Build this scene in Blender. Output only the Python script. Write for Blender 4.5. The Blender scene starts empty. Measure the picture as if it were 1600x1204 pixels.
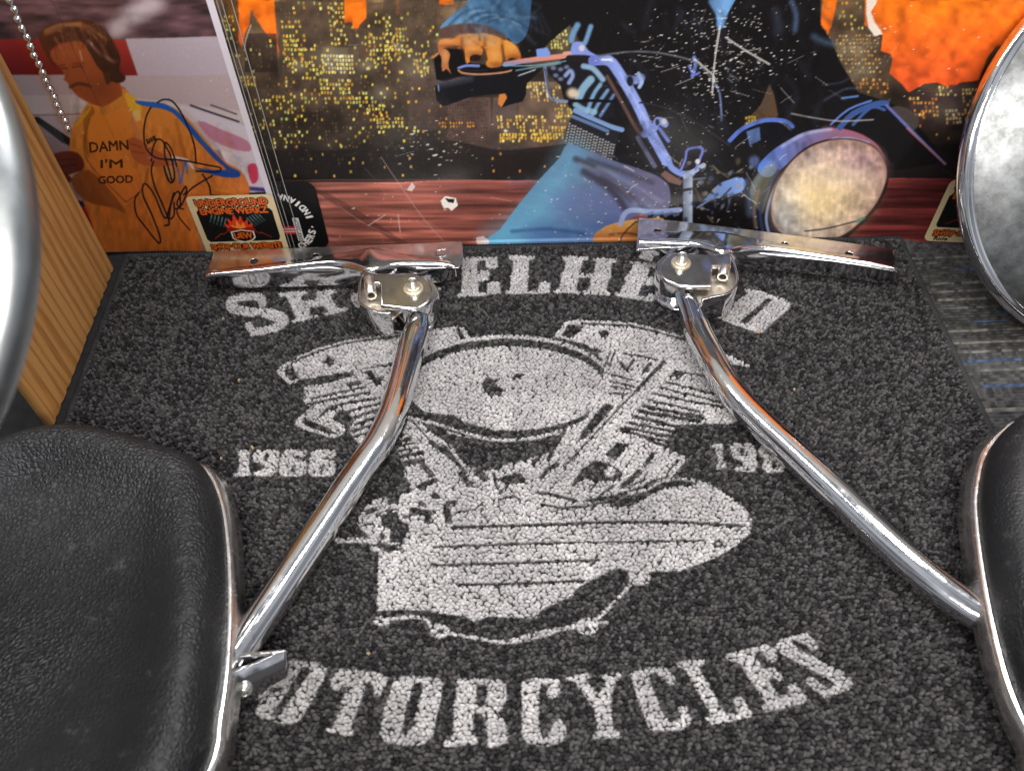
import bpy, bmesh, math, random
import numpy as np
from mathutils import Vector, Matrix

# ------------------------------------------------------------------ camera
FPX, CAM_H = 1330.0, 0.675                      # focal length in photo pixels (1600 wide), camera height in metres
PITCH = math.atan(1640 / FPX); ROLL = math.radians(2.38)
_R0 = np.array([1, 0, 0.]); _U0 = np.array([0, math.sin(PITCH), math.cos(PITCH)])
FW = np.array([0, math.cos(PITCH), -math.sin(PITCH)])
RT = _R0 * math.cos(ROLL) - _U0 * math.sin(ROLL); UP = _U0 * math.cos(ROLL) + _R0 * math.sin(ROLL)
CC = np.array([0, 0, CAM_H])
def G(x, y, z=0.0):                             # photo pixel -> point on the horizontal plane at height z
    d = FW + ((x - 800) / FPX) * RT - ((y - 602) / FPX) * UP
    return CC + d * ((z - CAM_H) / d[2])
def to_px(P):                                   # world points (n,3) -> photo pixels
    d = P - CC; w = d @ FW
    return 800 + FPX * (d @ RT) / w, 602 - FPX * (d @ UP) / w

sc = bpy.context.scene
cam = bpy.data.cameras.new('camera'); co = bpy.data.objects.new('camera', cam)
sc.collection.objects.link(co); sc.camera = co
cam.sensor_fit = 'HORIZONTAL'; cam.sensor_width = 36; cam.lens = 36 * FPX / 1600
cam.clip_start = 0.01; cam.clip_end = 50
co.matrix_world = Matrix(((RT[0], UP[0], -FW[0], CC[0]), (RT[1], UP[1], -FW[1], CC[1]), (RT[2], UP[2], -FW[2], CC[2]), (0, 0, 0, 1)))
cam.dof.use_dof = True; cam.dof.focus_distance = 0.86; cam.dof.aperture_fstop = 5.6

# ------------------------------------------------------------------ light (indoor ceiling lamps)
w = bpy.data.worlds.new('World'); sc.world = w; w.use_nodes = True
_bg = w.node_tree.nodes['Background']; _bg.inputs[1].default_value = 1.0    # the dim cluttered room all round
_tc = w.node_tree.nodes.new('ShaderNodeTexCoord'); _nz = w.node_tree.nodes.new('ShaderNodeTexNoise'); _nz.inputs['Scale'].default_value = 3.2; _nz.inputs['Detail'].default_value = 4.0
_cr = w.node_tree.nodes.new('ShaderNodeValToRGB'); _cr.color_ramp.elements[0].position = 0.36; _cr.color_ramp.elements[1].position = 0.66
_cr.color_ramp.elements[0].color = (0.085, 0.088, 0.10, 1); _cr.color_ramp.elements[1].color = (0.46, 0.48, 0.52, 1)
w.node_tree.links.new(_tc.outputs['Generated'], _nz.inputs['Vector']); w.node_tree.links.new(_nz.outputs['Fac'], _cr.inputs[0]); w.node_tree.links.new(_cr.outputs[0], _bg.inputs[0])
def lamp(name, loc, target, sx, sy, power, col):
    L = bpy.data.lights.new(name, 'AREA'); L.shape = 'RECTANGLE'; L.size = sx; L.size_y = sy; L.energy = power; L.color = col
    o = bpy.data.objects.new(name, L); sc.collection.objects.link(o); o.location = loc
    o.rotation_euler = (Vector(target) - Vector(loc)).to_track_quat('-Z', 'Y').to_euler(); return o
lamp('ceiling_tube_lamp', (-0.62, 0.80, 1.70), (-0.1, 0.55, 0), 0.14, 0.9, 22, (0.96, 0.97, 1.0))
lamp('ceiling_tube_lamp', (0.62, 0.82, 1.70), (0.1, 0.55, 0), 0.14, 0.9, 24, (0.97, 0.97, 1.0))
lamp('ceiling_tube_lamp', (0.0, -1.0, 1.55), (0, 0.75, 0.1), 1.5, 0.18, 46, (1.0, 0.97, 0.93))
sc.view_settings.view_transform = 'Standard'; sc.view_settings.look = 'None'
sc.view_settings.exposure = 0.22; sc.view_settings.gamma = 1.0

# ------------------------------------------------------------------ object helpers
COL = sc.collection
def tag(o, label=None, cat=None, group=None, kind=None):
    if label: o['label'] = label
    if cat: o['category'] = cat
    if group: o['group'] = group
    if kind: o['kind'] = kind
    return o
def empty(name, loc=(0, 0, 0)):
    o = bpy.data.objects.new(name, None); COL.objects.link(o); o.location = loc; o.empty_display_size = 0.02; return o
def link(name, me, mat, parent=None, smooth=True):
    o = bpy.data.objects.new(name, me); COL.objects.link(o)
    if mat is not None: me.materials.append(mat)
    if smooth: me.polygons.foreach_set('use_smooth', [True] * len(me.polygons))
    if parent is not None:
        o.parent = parent
        o.matrix_parent_inverse = Matrix.Translation(-Vector(parent.location)) if parent.type == 'EMPTY' else Matrix.Identity(4)
    return o
def mesh_np(name, V, Fq):                       # fast mesh from numpy vertices and equal-size faces
    me = bpy.data.meshes.new(name); V = np.asarray(V, np.float32); Fq = np.asarray(Fq, np.int32); k = Fq.shape[1]
    me.vertices.add(len(V)); me.vertices.foreach_set('co', V.ravel())
    me.loops.add(Fq.size); me.loops.foreach_set('vertex_index', Fq.ravel())
    me.polygons.add(len(Fq)); me.polygons.foreach_set('loop_start', np.arange(0, Fq.size, k, dtype=np.int32))
    me.update(calc_edges=True); return me
def s2l(c):
    c = np.asarray(c, np.float64) / 255.0
    return np.where(c <= 0.04045, c / 12.92, ((np.clip(c, 0, 1) + 0.055) / 1.055) ** 2.4)
def set_col(me, rgb255, gain=1.0):
    a = me.color_attributes.new('Col', 'FLOAT_COLOR', 'POINT')
    c = np.ones((len(me.vertices), 4), np.float32); c[:, :3] = np.clip(s2l(rgb255) * gain, 0, 0.95)
    a.data.foreach_set('color', c.ravel())
def from_bm(name, bm, mat, parent=None, smooth=True):
    me = bpy.data.meshes.new(name); bm.to_mesh(me); bm.free(); return link(name, me, mat, parent, smooth)
def auto_smooth(o, deg=35):
    me = o.data; bm = bmesh.new(); bm.from_mesh(me)
    for e in bm.edges: e.smooth = not (len(e.link_faces) == 2 and e.calc_face_angle(0) > math.radians(deg))
    bm.to_mesh(me); bm.free()
def plate(name, outline, holes, ztop, thick, bevel, mat, parent, M=None):
    """flat sheet with holes: outline and holes in world XY; extruded down from ztop, edges rounded"""
    cu = bpy.data.curves.new(name, 'CURVE'); cu.dimensions = '2D'; cu.fill_mode = 'BOTH'
    cu.extrude = max(0.0001, thick / 2 - bevel); cu.bevel_depth = bevel; cu.bevel_resolution = 2; cu.offset = -bevel
    for pts in [outline] + holes:
        s = cu.splines.new('POLY'); s.points.add(len(pts) - 1); s.use_cyclic_u = True
        for i, p in enumerate(pts): s.points[i].co = (p[0], p[1], 0, 1)
    t = bpy.data.objects.new('tmp', cu); COL.objects.link(t); dg = bpy.context.evaluated_depsgraph_get()
    me = bpy.data.meshes.new_from_object(t.evaluated_get(dg)); bpy.data.objects.remove(t)
    me.transform(Matrix.Translation((0, 0, ztop - thick / 2)))
    if M: me.transform(M)
    me.materials.clear(); o = link(name, me, mat, parent); auto_smooth(o, 30); return o
def circle(cx, cy, r, n=20): return [(cx + r * math.cos(2 * math.pi * i / n), cy + r * math.sin(2 * math.pi * i / n)) for i in range(n)]
def catmull(pts, n=8, closed=False):
    P = [np.array(p, float) for p in pts]; out = []; m = len(P)
    for i in range(m if closed else m - 1):
        a, b, c, d = (P[(i - 1) % m], P[i], P[(i + 1) % m], P[(i + 2) % m]) if closed else (P[max(i - 1, 0)], P[i], P[i + 1], P[min(i + 2, m - 1)])
        for k in range(n):
            t = k / n
            out.append(0.5 * (2 * b + (c - a) * t + (2 * a - 5 * b + 4 * c - d) * t * t + (3 * b - a - 3 * c + d) * t ** 3))
    if not closed: out.append(P[-1])
    return out
def tube(name, path, rad, mat, parent, n=28, cap=True):
    """round tube along 3D points; rad may be a list"""
    P = [Vector(p) for p in path]; bm = bmesh.new(); rings = []; nrm = Vector((0, 0, 1))
    for i, p in enumerate(P):
        t = (P[min(i + 1, len(P) - 1)] - P[max(i - 1, 0)]).normalized()
        nrm = (nrm - t * nrm.dot(t)); nrm = nrm.normalized() if nrm.length > 1e-5 else t.orthogonal().normalized()
        b = t.cross(nrm); r = rad[i] if isinstance(rad, (list, tuple)) else rad
        rings.append([bm.verts.new(p + r * (math.cos(2 * math.pi * k / n) * nrm + math.sin(2 * math.pi * k / n) * b)) for k in range(n)])
    for a, b in zip(rings, rings[1:]):
        for k in range(n): bm.faces.new((a[k], a[(k + 1) % n], b[(k + 1) % n], b[k]))
    if cap: bm.faces.new(rings[0][::-1]); bm.faces.new(rings[-1])
    bmesh.ops.recalc_face_normals(bm, faces=bm.faces)
    o = from_bm(name, bm, mat, parent); auto_smooth(o, 50); return o
def lathe(name, prof, M, mat, parent, n=48):
    """profile of (radius, height) turned about local z, placed by matrix M"""
    bm = bmesh.new(); rings = []
    for r, z in prof:
        if r < 1e-6: rings.append([bm.verts.new(M @ Vector((0, 0, z)))])
        else: rings.append([bm.verts.new(M @ Vector((r * math.cos(2 * math.pi * k / n), r * math.sin(2 * math.pi * k / n), z))) for k in range(n)])
    for a, b in zip(rings, rings[1:]):
        for k in range(n):
            k2 = (k + 1) % n
            if len(a) == 1 and len(b) == 1: continue
            if len(a) == 1: bm.faces.new((a[0], b[k2], b[k]))
            elif len(b) == 1: bm.faces.new((a[k], a[k2], b[0]))
            else: bm.faces.new((a[k], a[k2], b[k2], b[k]))
    bmesh.ops.recalc_face_normals(bm, faces=bm.faces)
    o = from_bm(name, bm, mat, parent); auto_smooth(o, 40); return o
def loft(name, rows, mat, parent, thick=0.0025, sub=2):
    """skin over a grid of 3D points, subdivided and given a thickness"""
    bm = bmesh.new(); V = [[bm.verts.new(p) for p in r] for r in rows]
    for a, b in zip(V, V[1:]):
        for k in range(len(a) - 1): bm.faces.new((a[k], a[k + 1], b[k + 1], b[k]))
    bmesh.ops.recalc_face_normals(bm, faces=bm.faces)
    o = from_bm(name, bm, mat, parent)
    if sub: m = o.modifiers.new('s', 'SUBSURF'); m.levels = sub; m.render_levels = sub
    m = o.modifiers.new('t', 'SOLIDIFY'); m.thickness = thick; m.offset = -1
    return o

# ------------------------------------------------------------------ materials
class N:                                        # tiny node helper
    def __init__(s, name):
        s.m = bpy.data.materials.new(name); s.m.use_nodes = True; s.t = s.m.node_tree; s.b = s.t.nodes['Principled BSDF']
    def n(s, typ, **kw):
        x = s.t.nodes.new(typ)
        for k, v in kw.items():
            if k.startswith('i_'):
                key = k[2:].replace('_', ' '); x.inputs[key].default_value = v
            else: setattr(x, k, v)
        return x
    def l(s, a, b): s.t.links.new(a, b)
    def ramp(s, fac, stops):
        r = s.n('ShaderNodeValToRGB'); e = r.color_ramp.elements
        while len(e) < len(stops): e.new(0.5)
        for i, (p, c) in enumerate(stops): e[i].position = p; e[i].color = (*c, 1) if len(c) == 3 else c
        s.l(fac, r.inputs[0]); return r.outputs[0]
    def set(s, **kw):
        for k, v in kw.items(): s.b.inputs[k.replace('_', ' ')].default_value = v
        return s
    def bump(s, h, strength, dist):
        b = s.n('ShaderNodeBump'); b.inputs['Strength'].default_value = strength; b.inputs['Distance'].default_value = dist
        s.l(h, b.inputs['Height']); s.l(b.outputs[0], s.b.inputs['Normal']); return b
def g3(v): return (v, v, v)
def chrome(name, base, r0, r1, scale, dirt=None):
    k = N(name); k.set(Metallic=1.0); tc = k.n('ShaderNodeTexCoord')
    n1 = k.n('ShaderNodeTexNoise', i_Scale=scale, i_Detail=8.0, i_Roughness=0.65); k.l(tc.outputs['Object'], n1.inputs['Vector'])
    k.l(k.ramp(n1.outputs['Fac'], [(0.35, g3(r0)), (0.75, g3(r1))]), k.b.inputs['Roughness'])
    if dirt:
        n2 = k.n('ShaderNodeTexNoise', i_Scale=dirt[0], i_Detail=9.0, i_Roughness=0.7); k.l(tc.outputs['Object'], n2.inputs['Vector'])
        k.l(k.ramp(n2.outputs['Fac'], [(dirt[1], base), (dirt[2], dirt[3])]), k.b.inputs['Base Color'])
    else: k.b.inputs['Base Color'].default_value = (*base, 1)
    n3 = k.n('ShaderNodeTexNoise', i_Scale=55.0, i_Detail=3.0); k.l(tc.outputs['Object'], n3.inputs['Vector']); k.bump(n3.outputs['Fac'], 0.06, 0.002)
    return k.m
M_CHROME = chrome('chrome', (0.80, 0.80, 0.81), 0.05, 0.17, 90, (140, 0.60, 0.78, (0.42, 0.38, 0.34)))
M_PLATED = chrome('plated_steel', (0.74, 0.73, 0.72), 0.10, 0.30, 160, (220, 0.50, 0.75, (0.45, 0.40, 0.34)))
M_ZINC = chrome('yellow_zinc', (0.72, 0.63, 0.45), 0.40, 0.55, 200, (260, 0.45, 0.7, (0.62, 0.58, 0.50)))
M_BOLT = chrome('bolt_steel', (0.80, 0.77, 0.71), 0.24, 0.40, 200)
M_SATIN = chrome('satin_silver', (0.34, 0.355, 0.355), 0.32, 0.44, 40)
M_BAND = chrome('rubbed_band', (0.80, 0.78, 0.75), 0.16, 0.34, 120, (110, 0.55, 0.78, (0.56, 0.53, 0.50)))
M_RAIL = chrome('rubbed_chrome', (0.78, 0.77, 0.77), 0.11, 0.24, 70, (90, 0.50, 0.75, (0.50, 0.46, 0.44)))
M_GRIMY = chrome('grimy_plating', (0.55, 0.50, 0.43), 0.35, 0.6, 160, (220, 0.4, 0.7, (0.40, 0.33, 0.25)))
M_PITTED = chrome('pitted_chrome', (0.22, 0.23, 0.235), 0.32, 0.52, 60, (50, 0.36, 0.66, (0.10, 0.098, 0.095)))
k = N('black_hollow'); k.set(Base_Color=(0.008, 0.008, 0.008, 1), Roughness=0.9); M_HOLLOW = k.m

def leather():
    k = N('black_leather'); tc = k.n('ShaderNodeTexCoord'); k.set(Roughness=0.42)
    k.b.inputs['Specular IOR Level'].default_value = 0.42
    ns = k.n('ShaderNodeTexNoise', i_Scale=26.0, i_Detail=3.0); k.l(tc.outputs['Object'], ns.inputs['Vector'])
    mp = k.n('ShaderNodeMixRGB'); mp.inputs[0].default_value = 0.010; k.l(tc.outputs['Object'], mp.inputs[1]); k.l(ns.outputs['Color'], mp.inputs[2])
    v = k.n('ShaderNodeTexVoronoi', i_Scale=250.0); v.feature = 'DISTANCE_TO_EDGE'; k.l(mp.outputs[0], v.inputs['Vector'])
    r = k.ramp(v.outputs['Distance'], [(0.0, g3(0)), (0.33, g3(1))])
    n2 = k.n('ShaderNodeTexNoise', i_Scale=60.0, i_Detail=6.0); k.l(tc.outputs['Object'], n2.inputs['Vector'])
    ad = k.n('ShaderNodeMath', operation='MULTIPLY_ADD'); k.l(r, ad.inputs[0]); ad.inputs[1].default_value = 0.85; k.l(n2.outputs['Fac'], ad.inputs[2])
    md = k.n('ShaderNodeTexNoise', i_Scale=7.0, i_Detail=3.0); k.l(tc.outputs['Object'], md.inputs['Vector'])
    ml = k.n('ShaderNodeMath', operation='MULTIPLY'); k.l(ad.outputs[0], ml.inputs[0]); k.l(k.ramp(md.outputs['Fac'], [(0.36, g3(0.16)), (0.62, g3(1.0))]), ml.inputs[1])
    k.bump(ml.outputs[0], 0.75, 0.0016)
    d = k.n('ShaderNodeTexNoise', i_Scale=45.0, i_Detail=12.0, i_Roughness=0.8); k.l(tc.outputs['Object'], d.inputs['Vector'])
    k.l(k.ramp(d.outputs['Fac'], [(0.57, (0.007, 0.007, 0.008)), (0.80, (0.085, 0.085, 0.075))]), k.b.inputs['Base Color'])
    k.l(k.ramp(d.outputs['Fac'], [(0.45, g3(0.47)), (0.75, g3(0.68))]), k.b.inputs['Roughness'])
    return k.m
M_LEATHER = leather()
def printed(name, rough, coat, rel=0.0):
    k = N(name); a = k.n('ShaderNodeAttribute', attribute_name='Col'); k.l(a.outputs['Color'], k.b.inputs['Base Color'])
    k.set(Roughness=rough); k.b.inputs['Coat Weight'].default_value = coat; k.b.inputs['Coat Roughness'].default_value = 0.12
    if rel:
        tc = k.n('ShaderNodeTexCoord'); n1 = k.n('ShaderNodeTexNoise', i_Scale=9.0, i_Detail=4.0); k.l(tc.outputs['Object'], n1.inputs['Vector'])
        k.bump(n1.outputs['Fac'], rel, 0.01)
    return k.m
M_POSTER = printed('printed_poster', 0.42, 0.0, 0.25); M_POSTER.node_tree.nodes['Principled BSDF'].inputs['Specular IOR Level'].default_value = 0.22
M_PHOTO = printed('printed_photo', 0.35, 0.0, 0.1); M_PHOTO.node_tree.nodes['Principled BSDF'].inputs['Specular IOR Level'].default_value = 0.3
M_STICKER = printed('printed_vinyl', 0.4, 0.1)
M_PILE = printed('loop_pile', 0.95, 0.0); M_PILE.node_tree.nodes['Principled BSDF'].inputs['Specular IOR Level'].default_value = 0.15
M_CARPET = printed('woven_carpet', 0.95, 0.0)
M_CARPET.node_tree.nodes['Principled BSDF'].inputs['Specular IOR Level'].default_value = 0.1
def plain(name, col, rough=0.7, spec=0.3):
    k = N(name); tc = k.n('ShaderNodeTexCoord'); n1 = k.n('ShaderNodeTexNoise', i_Scale=60.0, i_Detail=6.0); k.l(tc.outputs['Object'], n1.inputs['Vector'])
    k.l(k.ramp(n1.outputs['Fac'], [(0.3, tuple(c * 0.75 for c in col)), (0.7, tuple(min(1, c * 1.2) for c in col))]), k.b.inputs['Base Color'])
    k.set(Roughness=rough); k.b.inputs['Specular IOR Level'].default_value = spec; k.bump(n1.outputs['Fac'], 0.2, 0.002); return k.m
M_WALL = plain('painted_wall', (0.35, 0.33, 0.30)); M_FLOOR = plain('dark_floor', (0.02, 0.02, 0.021), 0.9, 0.1)
M_BIND = plain('black_binding', (0.03, 0.03, 0.031), 0.9, 0.1); M_RUBBER = plain('black_rubber', (0.02, 0.02, 0.02), 0.8, 0.2)
def wood():
    k = N('pine_wood'); tc = k.n('ShaderNodeTexCoord'); mp = k.n('ShaderNodeMapping'); k.l(tc.outputs['Object'], mp.inputs['Vector'])
    mp.inputs['Scale'].default_value = (1, 1, 0.10); mp.inputs['Rotation'].default_value = (math.radians(4), 0, 0)
    wv = k.n('ShaderNodeTexWave', i_Scale=22.0, i_Distortion=5.0, i_Detail=3.0); wv.bands_direction = 'Y'; wv.inputs['Detail Scale'].default_value = 3.0
    k.l(mp.outputs[0], wv.inputs['Vector'])
    n1 = k.n('ShaderNodeTexNoise', i_Scale=140.0, i_Detail=8.0); k.l(mp.outputs[0], n1.inputs['Vector'])
    mx = k.n('ShaderNodeMath', operation='MULTIPLY_ADD'); k.l(n1.outputs['Fac'], mx.inputs[0]); mx.inputs[1].default_value = 0.55; k.l(wv.outputs['Fac'], mx.inputs[2])
    k.l(k.ramp(mx.outputs[0], [(0.10, (0.30, 0.125, 0.032)), (0.55, (0.47, 0.215, 0.060)), (1.2 / 1.3, (0.53, 0.265, 0.082))]), k.b.inputs['Base Color'])
    k.set(Roughness=0.45); k.bump(mx.outputs[0], 0.35, 0.0012); return k.m
M_WOOD = wood()
def clear_film():
    k = N('clear_sleeve'); t = k.t; out = t.nodes['Material Output']; gl = k.n('ShaderNodeBsdfGlossy'); gl.inputs['Roughness'].default_value = 0.12
    tr = k.n('ShaderNodeBsdfTransparent'); 
    tc = k.n('ShaderNodeTexCoord'); n1 = k.n('ShaderNodeTexNoise', i_Scale=14.0, i_Detail=3.0); k.l(tc.outputs['Object'], n1.inputs['Vector'])
    b = k.n('ShaderNodeBump'); b.inputs['Strength'].default_value = 0.3; b.inputs['Distance'].default_value = 0.01; k.l(n1.outputs['Fac'], b.inputs['Height'])
    k.l(b.outputs[0], gl.inputs['Normal'])
    mx = k.n('ShaderNodeMixShader'); mx.inputs[0].default_value = 0.045; k.l(tr.outputs[0], mx.inputs[1]); k.l(gl.outputs[0], mx.inputs[2])
    k.l(mx.outputs[0], out.inputs['Surface']); return k.m
M_FILM = clear_film()

# ------------------------------------------------------------------ flat print: a small painter that fills arrays of colour
rng = np.random.default_rng(7); random.seed(7)
class Canvas:
    def __init__(s, x0, y0, x1, y1, sc_, ch=3, fill=0):
        s.x0, s.y0, s.s = x0, y0, sc_; s.w = int((x1 - x0) * sc_); s.h = int((y1 - y0) * sc_)
        s.a = np.zeros((s.h, s.w, ch), np.float32); s.a[:] = fill
        s.X, s.Y = None, None
    def _box(s, xa, ya, xb, yb):
        i0 = max(0, int((ya - s.y0) * s.s) - 1); i1 = min(s.h, int((yb - s.y0) * s.s) + 2)
        j0 = max(0, int((xa - s.x0) * s.s) - 1); j1 = min(s.w, int((xb - s.x0) * s.s) + 2)
        return i0, i1, j0, j1
    def grid(s, b):
        i0, i1, j0, j1 = b
        return np.meshgrid((np.arange(j0, j1) + 0.5) / s.s + s.x0, (np.arange(i0, i1) + 0.5) / s.s + s.y0)
    def put(s, b, m, col, a):
        i0, i1, j0, j1 = b; A = s.a[i0:i1, j0:j1]
        if callable(col): col = col(*s.grid(b))
        m = (m * a)[..., None]; A[:] = A * (1 - m) + np.asarray(col, np.float32) * m
    def mask(s, pts):
        P = np.asarray(pts, float); b = s._box(P[:, 0].min(), P[:, 1].min(), P[:, 0].max(), P[:, 1].max()); i0, i1, j0, j1 = b
        if i1 <= i0 or j1 <= j0: return b, None
        D = np.zeros((i1 - i0, j1 - j0 + 1), np.int32); ys = (np.arange(i0, i1) + 0.5) / s.s + s.y0
        for (xa, ya), (xb, yb) in zip(P, np.roll(P, -1, 0)):
            if ya == yb: continue
            r = np.nonzero((ys >= min(ya, yb)) & (ys < max(ya, yb)))[0]
            if len(r) == 0: continue
            x = xa + (ys[r] - ya) * (xb - xa) / (yb - ya)
            c = np.clip(np.ceil((x - s.x0) * s.s - 0.5).astype(int) - j0, 0, j1 - j0); D[r, c] += 1
        return b, (np.cumsum(D, 1)[:, :-1] % 2).astype(np.float32)
    def poly(s, pts, col, a=1.0, sm=0):
        if sm: pts = catmull(pts, sm, True)
        b, m = s.mask(pts)
        if m is not None: s.put(b, m, col, a)
    def line(s, pts, wd, col, a=1.0, sm=0, soft=0.0):
        if sm: pts = catmull(pts, sm)
        P = np.asarray(pts, float); e = wd / 2 + soft + 1
        b = s._box(P[:, 0].min() - e, P[:, 1].min() - e, P[:, 0].max() + e, P[:, 1].max() + e)
        if b[1] <= b[0] or b[3] <= b[2]: return
        X, Y = s.grid(b); D = np.full(X.shape, 1e9)
        for p, q in zip(P, P[1:]):
            d = q - p; L = max(1e-9, d @ d); t = np.clip(((X - p[0]) * d[0] + (Y - p[1]) * d[1]) / L, 0, 1)
            D = np.minimum(D, (X - p[0] - t * d[0]) ** 2 + (Y - p[1] - t * d[1]) ** 2)
        D = np.sqrt(D); sf = max(soft, 0.5 / s.s)
        s.put(b, np.clip((wd / 2 + sf - D) / (2 * sf), 0, 1), col, a)
    def ell(s, cx, cy, rx, ry, col, a=1.0, soft=0.0, rot=0.0):
        e = max(rx, ry) * (1 + soft) + 2; b = s._box(cx - e, cy - e, cx + e, cy + e)
        if b[1] <= b[0] or b[3] <= b[2]: return
        X, Y = s.grid(b); c, n = math.cos(rot), math.sin(rot); u = (X - cx) * c + (Y - cy) * n; v = -(X - cx) * n + (Y - cy) * c
        r = np.sqrt((u / rx) ** 2 + (v / ry) ** 2); sf = max(soft, 0.6 / s.s / max(rx, ry))
        s.put(b, np.clip((1 + sf - r) / (2 * sf), 0, 1) if soft else np.clip((1 - r) / sf + 0.5, 0, 1), col, a)
    def grain(s, pts, amp, cell, seed, stretch=(1, 1)):
        """mottle the colours inside a polygon"""
        b, m = s.mask(pts)
        if m is None: return
        X, Y = s.grid(b); v = vnoise(X / cell / stretch[0], Y / cell / stretch[1], seed) + 0.5 * vnoise(2.1 * X / cell / stretch[0], 2.1 * Y / cell / stretch[1], seed + 1)
        i0, i1, j0, j1 = b; A = s.a[i0:i1, j0:j1]; A *= (1 + (amp * (v - 0.75) * m))[..., None]
    def text(s, txt, fn, col, a=1.0, bold=0.0):
        T = text_tris(txt)                       # weight is added by shifting the glyphs
        sh = [(0, 0)] if not bold else [(bold * math.cos(q * math.pi / 3), bold * math.sin(q * math.pi / 3)) for q in range(6)] + [(0, 0)]
        for dx, dy in sh:
            for tri in T: s.poly([(lambda p: (p[0] + dx, p[1] + dy))(fn(*p)) for p in tri], col, a)
    def blur(s, k):
        for _ in range(k):
            for ax in (0, 1): s.a[:] = (np.roll(s.a, 1, ax) + 2 * s.a + np.roll(s.a, -1, ax)) / 4
    def sample(s, x, y):
        u = np.clip((x - s.x0) * s.s - 0.5, 0, s.w - 1.001); v = np.clip((y - s.y0) * s.s - 0.5, 0, s.h - 1.001)
        j = u.astype(int); i = v.astype(int); fu = (u - j)[..., None]; fv = (v - i)[..., None]; A = s.a
        return (A[i, j] * (1 - fu) + A[i, j + 1] * fu) * (1 - fv) + (A[i + 1, j] * (1 - fu) + A[i + 1, j + 1] * fu) * fv
def vnoise(X, Y, seed):
    T = np.random.default_rng(seed).random((257, 257)); i = np.floor(X).astype(int); j = np.floor(Y).astype(int)
    fx = X - i; fy = Y - j; fx = fx * fx * (3 - 2 * fx); fy = fy * fy * (3 - 2 * fy); i %= 256; j %= 256
    return (T[j, i] * (1 - fx) + T[j, i + 1] * fx) * (1 - fy) + (T[j + 1, i] * (1 - fx) + T[j + 1, i + 1] * fx) * fy
_tc = {}
def text_tris(txt):
    key = txt
    if key not in _tc:
        cu = bpy.data.curves.new('t', 'FONT'); cu.body = txt; cu.resolution_u = 3; cu.align_x = 'CENTER'
        o = bpy.data.objects.new('t', cu); COL.objects.link(o); me = bpy.data.meshes.new_from_object(o.evaluated_get(bpy.context.evaluated_depsgraph_get()))
        bpy.data.objects.remove(o); me.calc_loop_triangles()
        V = np.array([v.co[:2] for v in me.vertices]); w0, w1 = V[:, 0].min(), V[:, 0].max(); h0, h1 = V[:, 1].min(), V[:, 1].max()
        V = (V - [w0, h0]) / [w1 - w0, h1 - h0]                      # unit box: x right, y up
        _tc[key] = [[tuple(V[i]) for i in t.vertices] for t in me.loop_triangles]; bpy.data.meshes.remove(me)
    return _tc[key]
def cr(ox, oy, s, pts): return [(ox + x / s, oy + y / s) for x, y in pts]
def mixc(c0, c1, t):
    t = np.clip(t, 0, 1)[..., None]; return np.asarray(c0, np.float32) * (1 - t) + np.asarray(c1, np.float32) * t
def lin(p0, p1, c0, c1):                        # linear gradient between two points
    d = np.array(p1, float) - p0; L = d @ d
    return lambda X, Y: mixc(c0, c1, ((X - p0[0]) * d[0] + (Y - p0[1]) * d[1]) / L)

# ------------------------------------------------------------------ setting: floor, carpet, wall
def quad_sheet(name, x0, x1, y0, y1, z, mat):
    me = mesh_np(name, [(x0, y0, z), (x1, y0, z), (x1, y1, z), (x0, y1, z)], [(0, 1, 2, 3)])
    return tag(link(name, me, mat, None, False), kind='structure')
quad_sheet('floor', -2.5, 2.5, -2.5, 0.80, -0.006, M_FLOOR)
bm = bmesh.new()
for v in ((-2.5, 0.80, -0.006), (2.5, 0.80, -0.006), (2.5, 0.80, 1.0), (-2.5, 0.80, 1.0), (-2.5, 0.86, -0.006), (2.5, 0.86, -0.006), (2.5, 0.86, 1.0), (-2.5, 0.86, 1.0)): bm.verts.new(v)
bm.verts.ensure_lookup_table()
for f in ((0, 1, 2, 3), (5, 4, 7, 6), (3, 2, 6, 7), (4, 0, 3, 7), (1, 5, 6, 2)): bm.faces.new([bm.verts[i] for i in f])
tag(from_bm('wall', bm, M_WALL, None, False), kind='structure')

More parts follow.
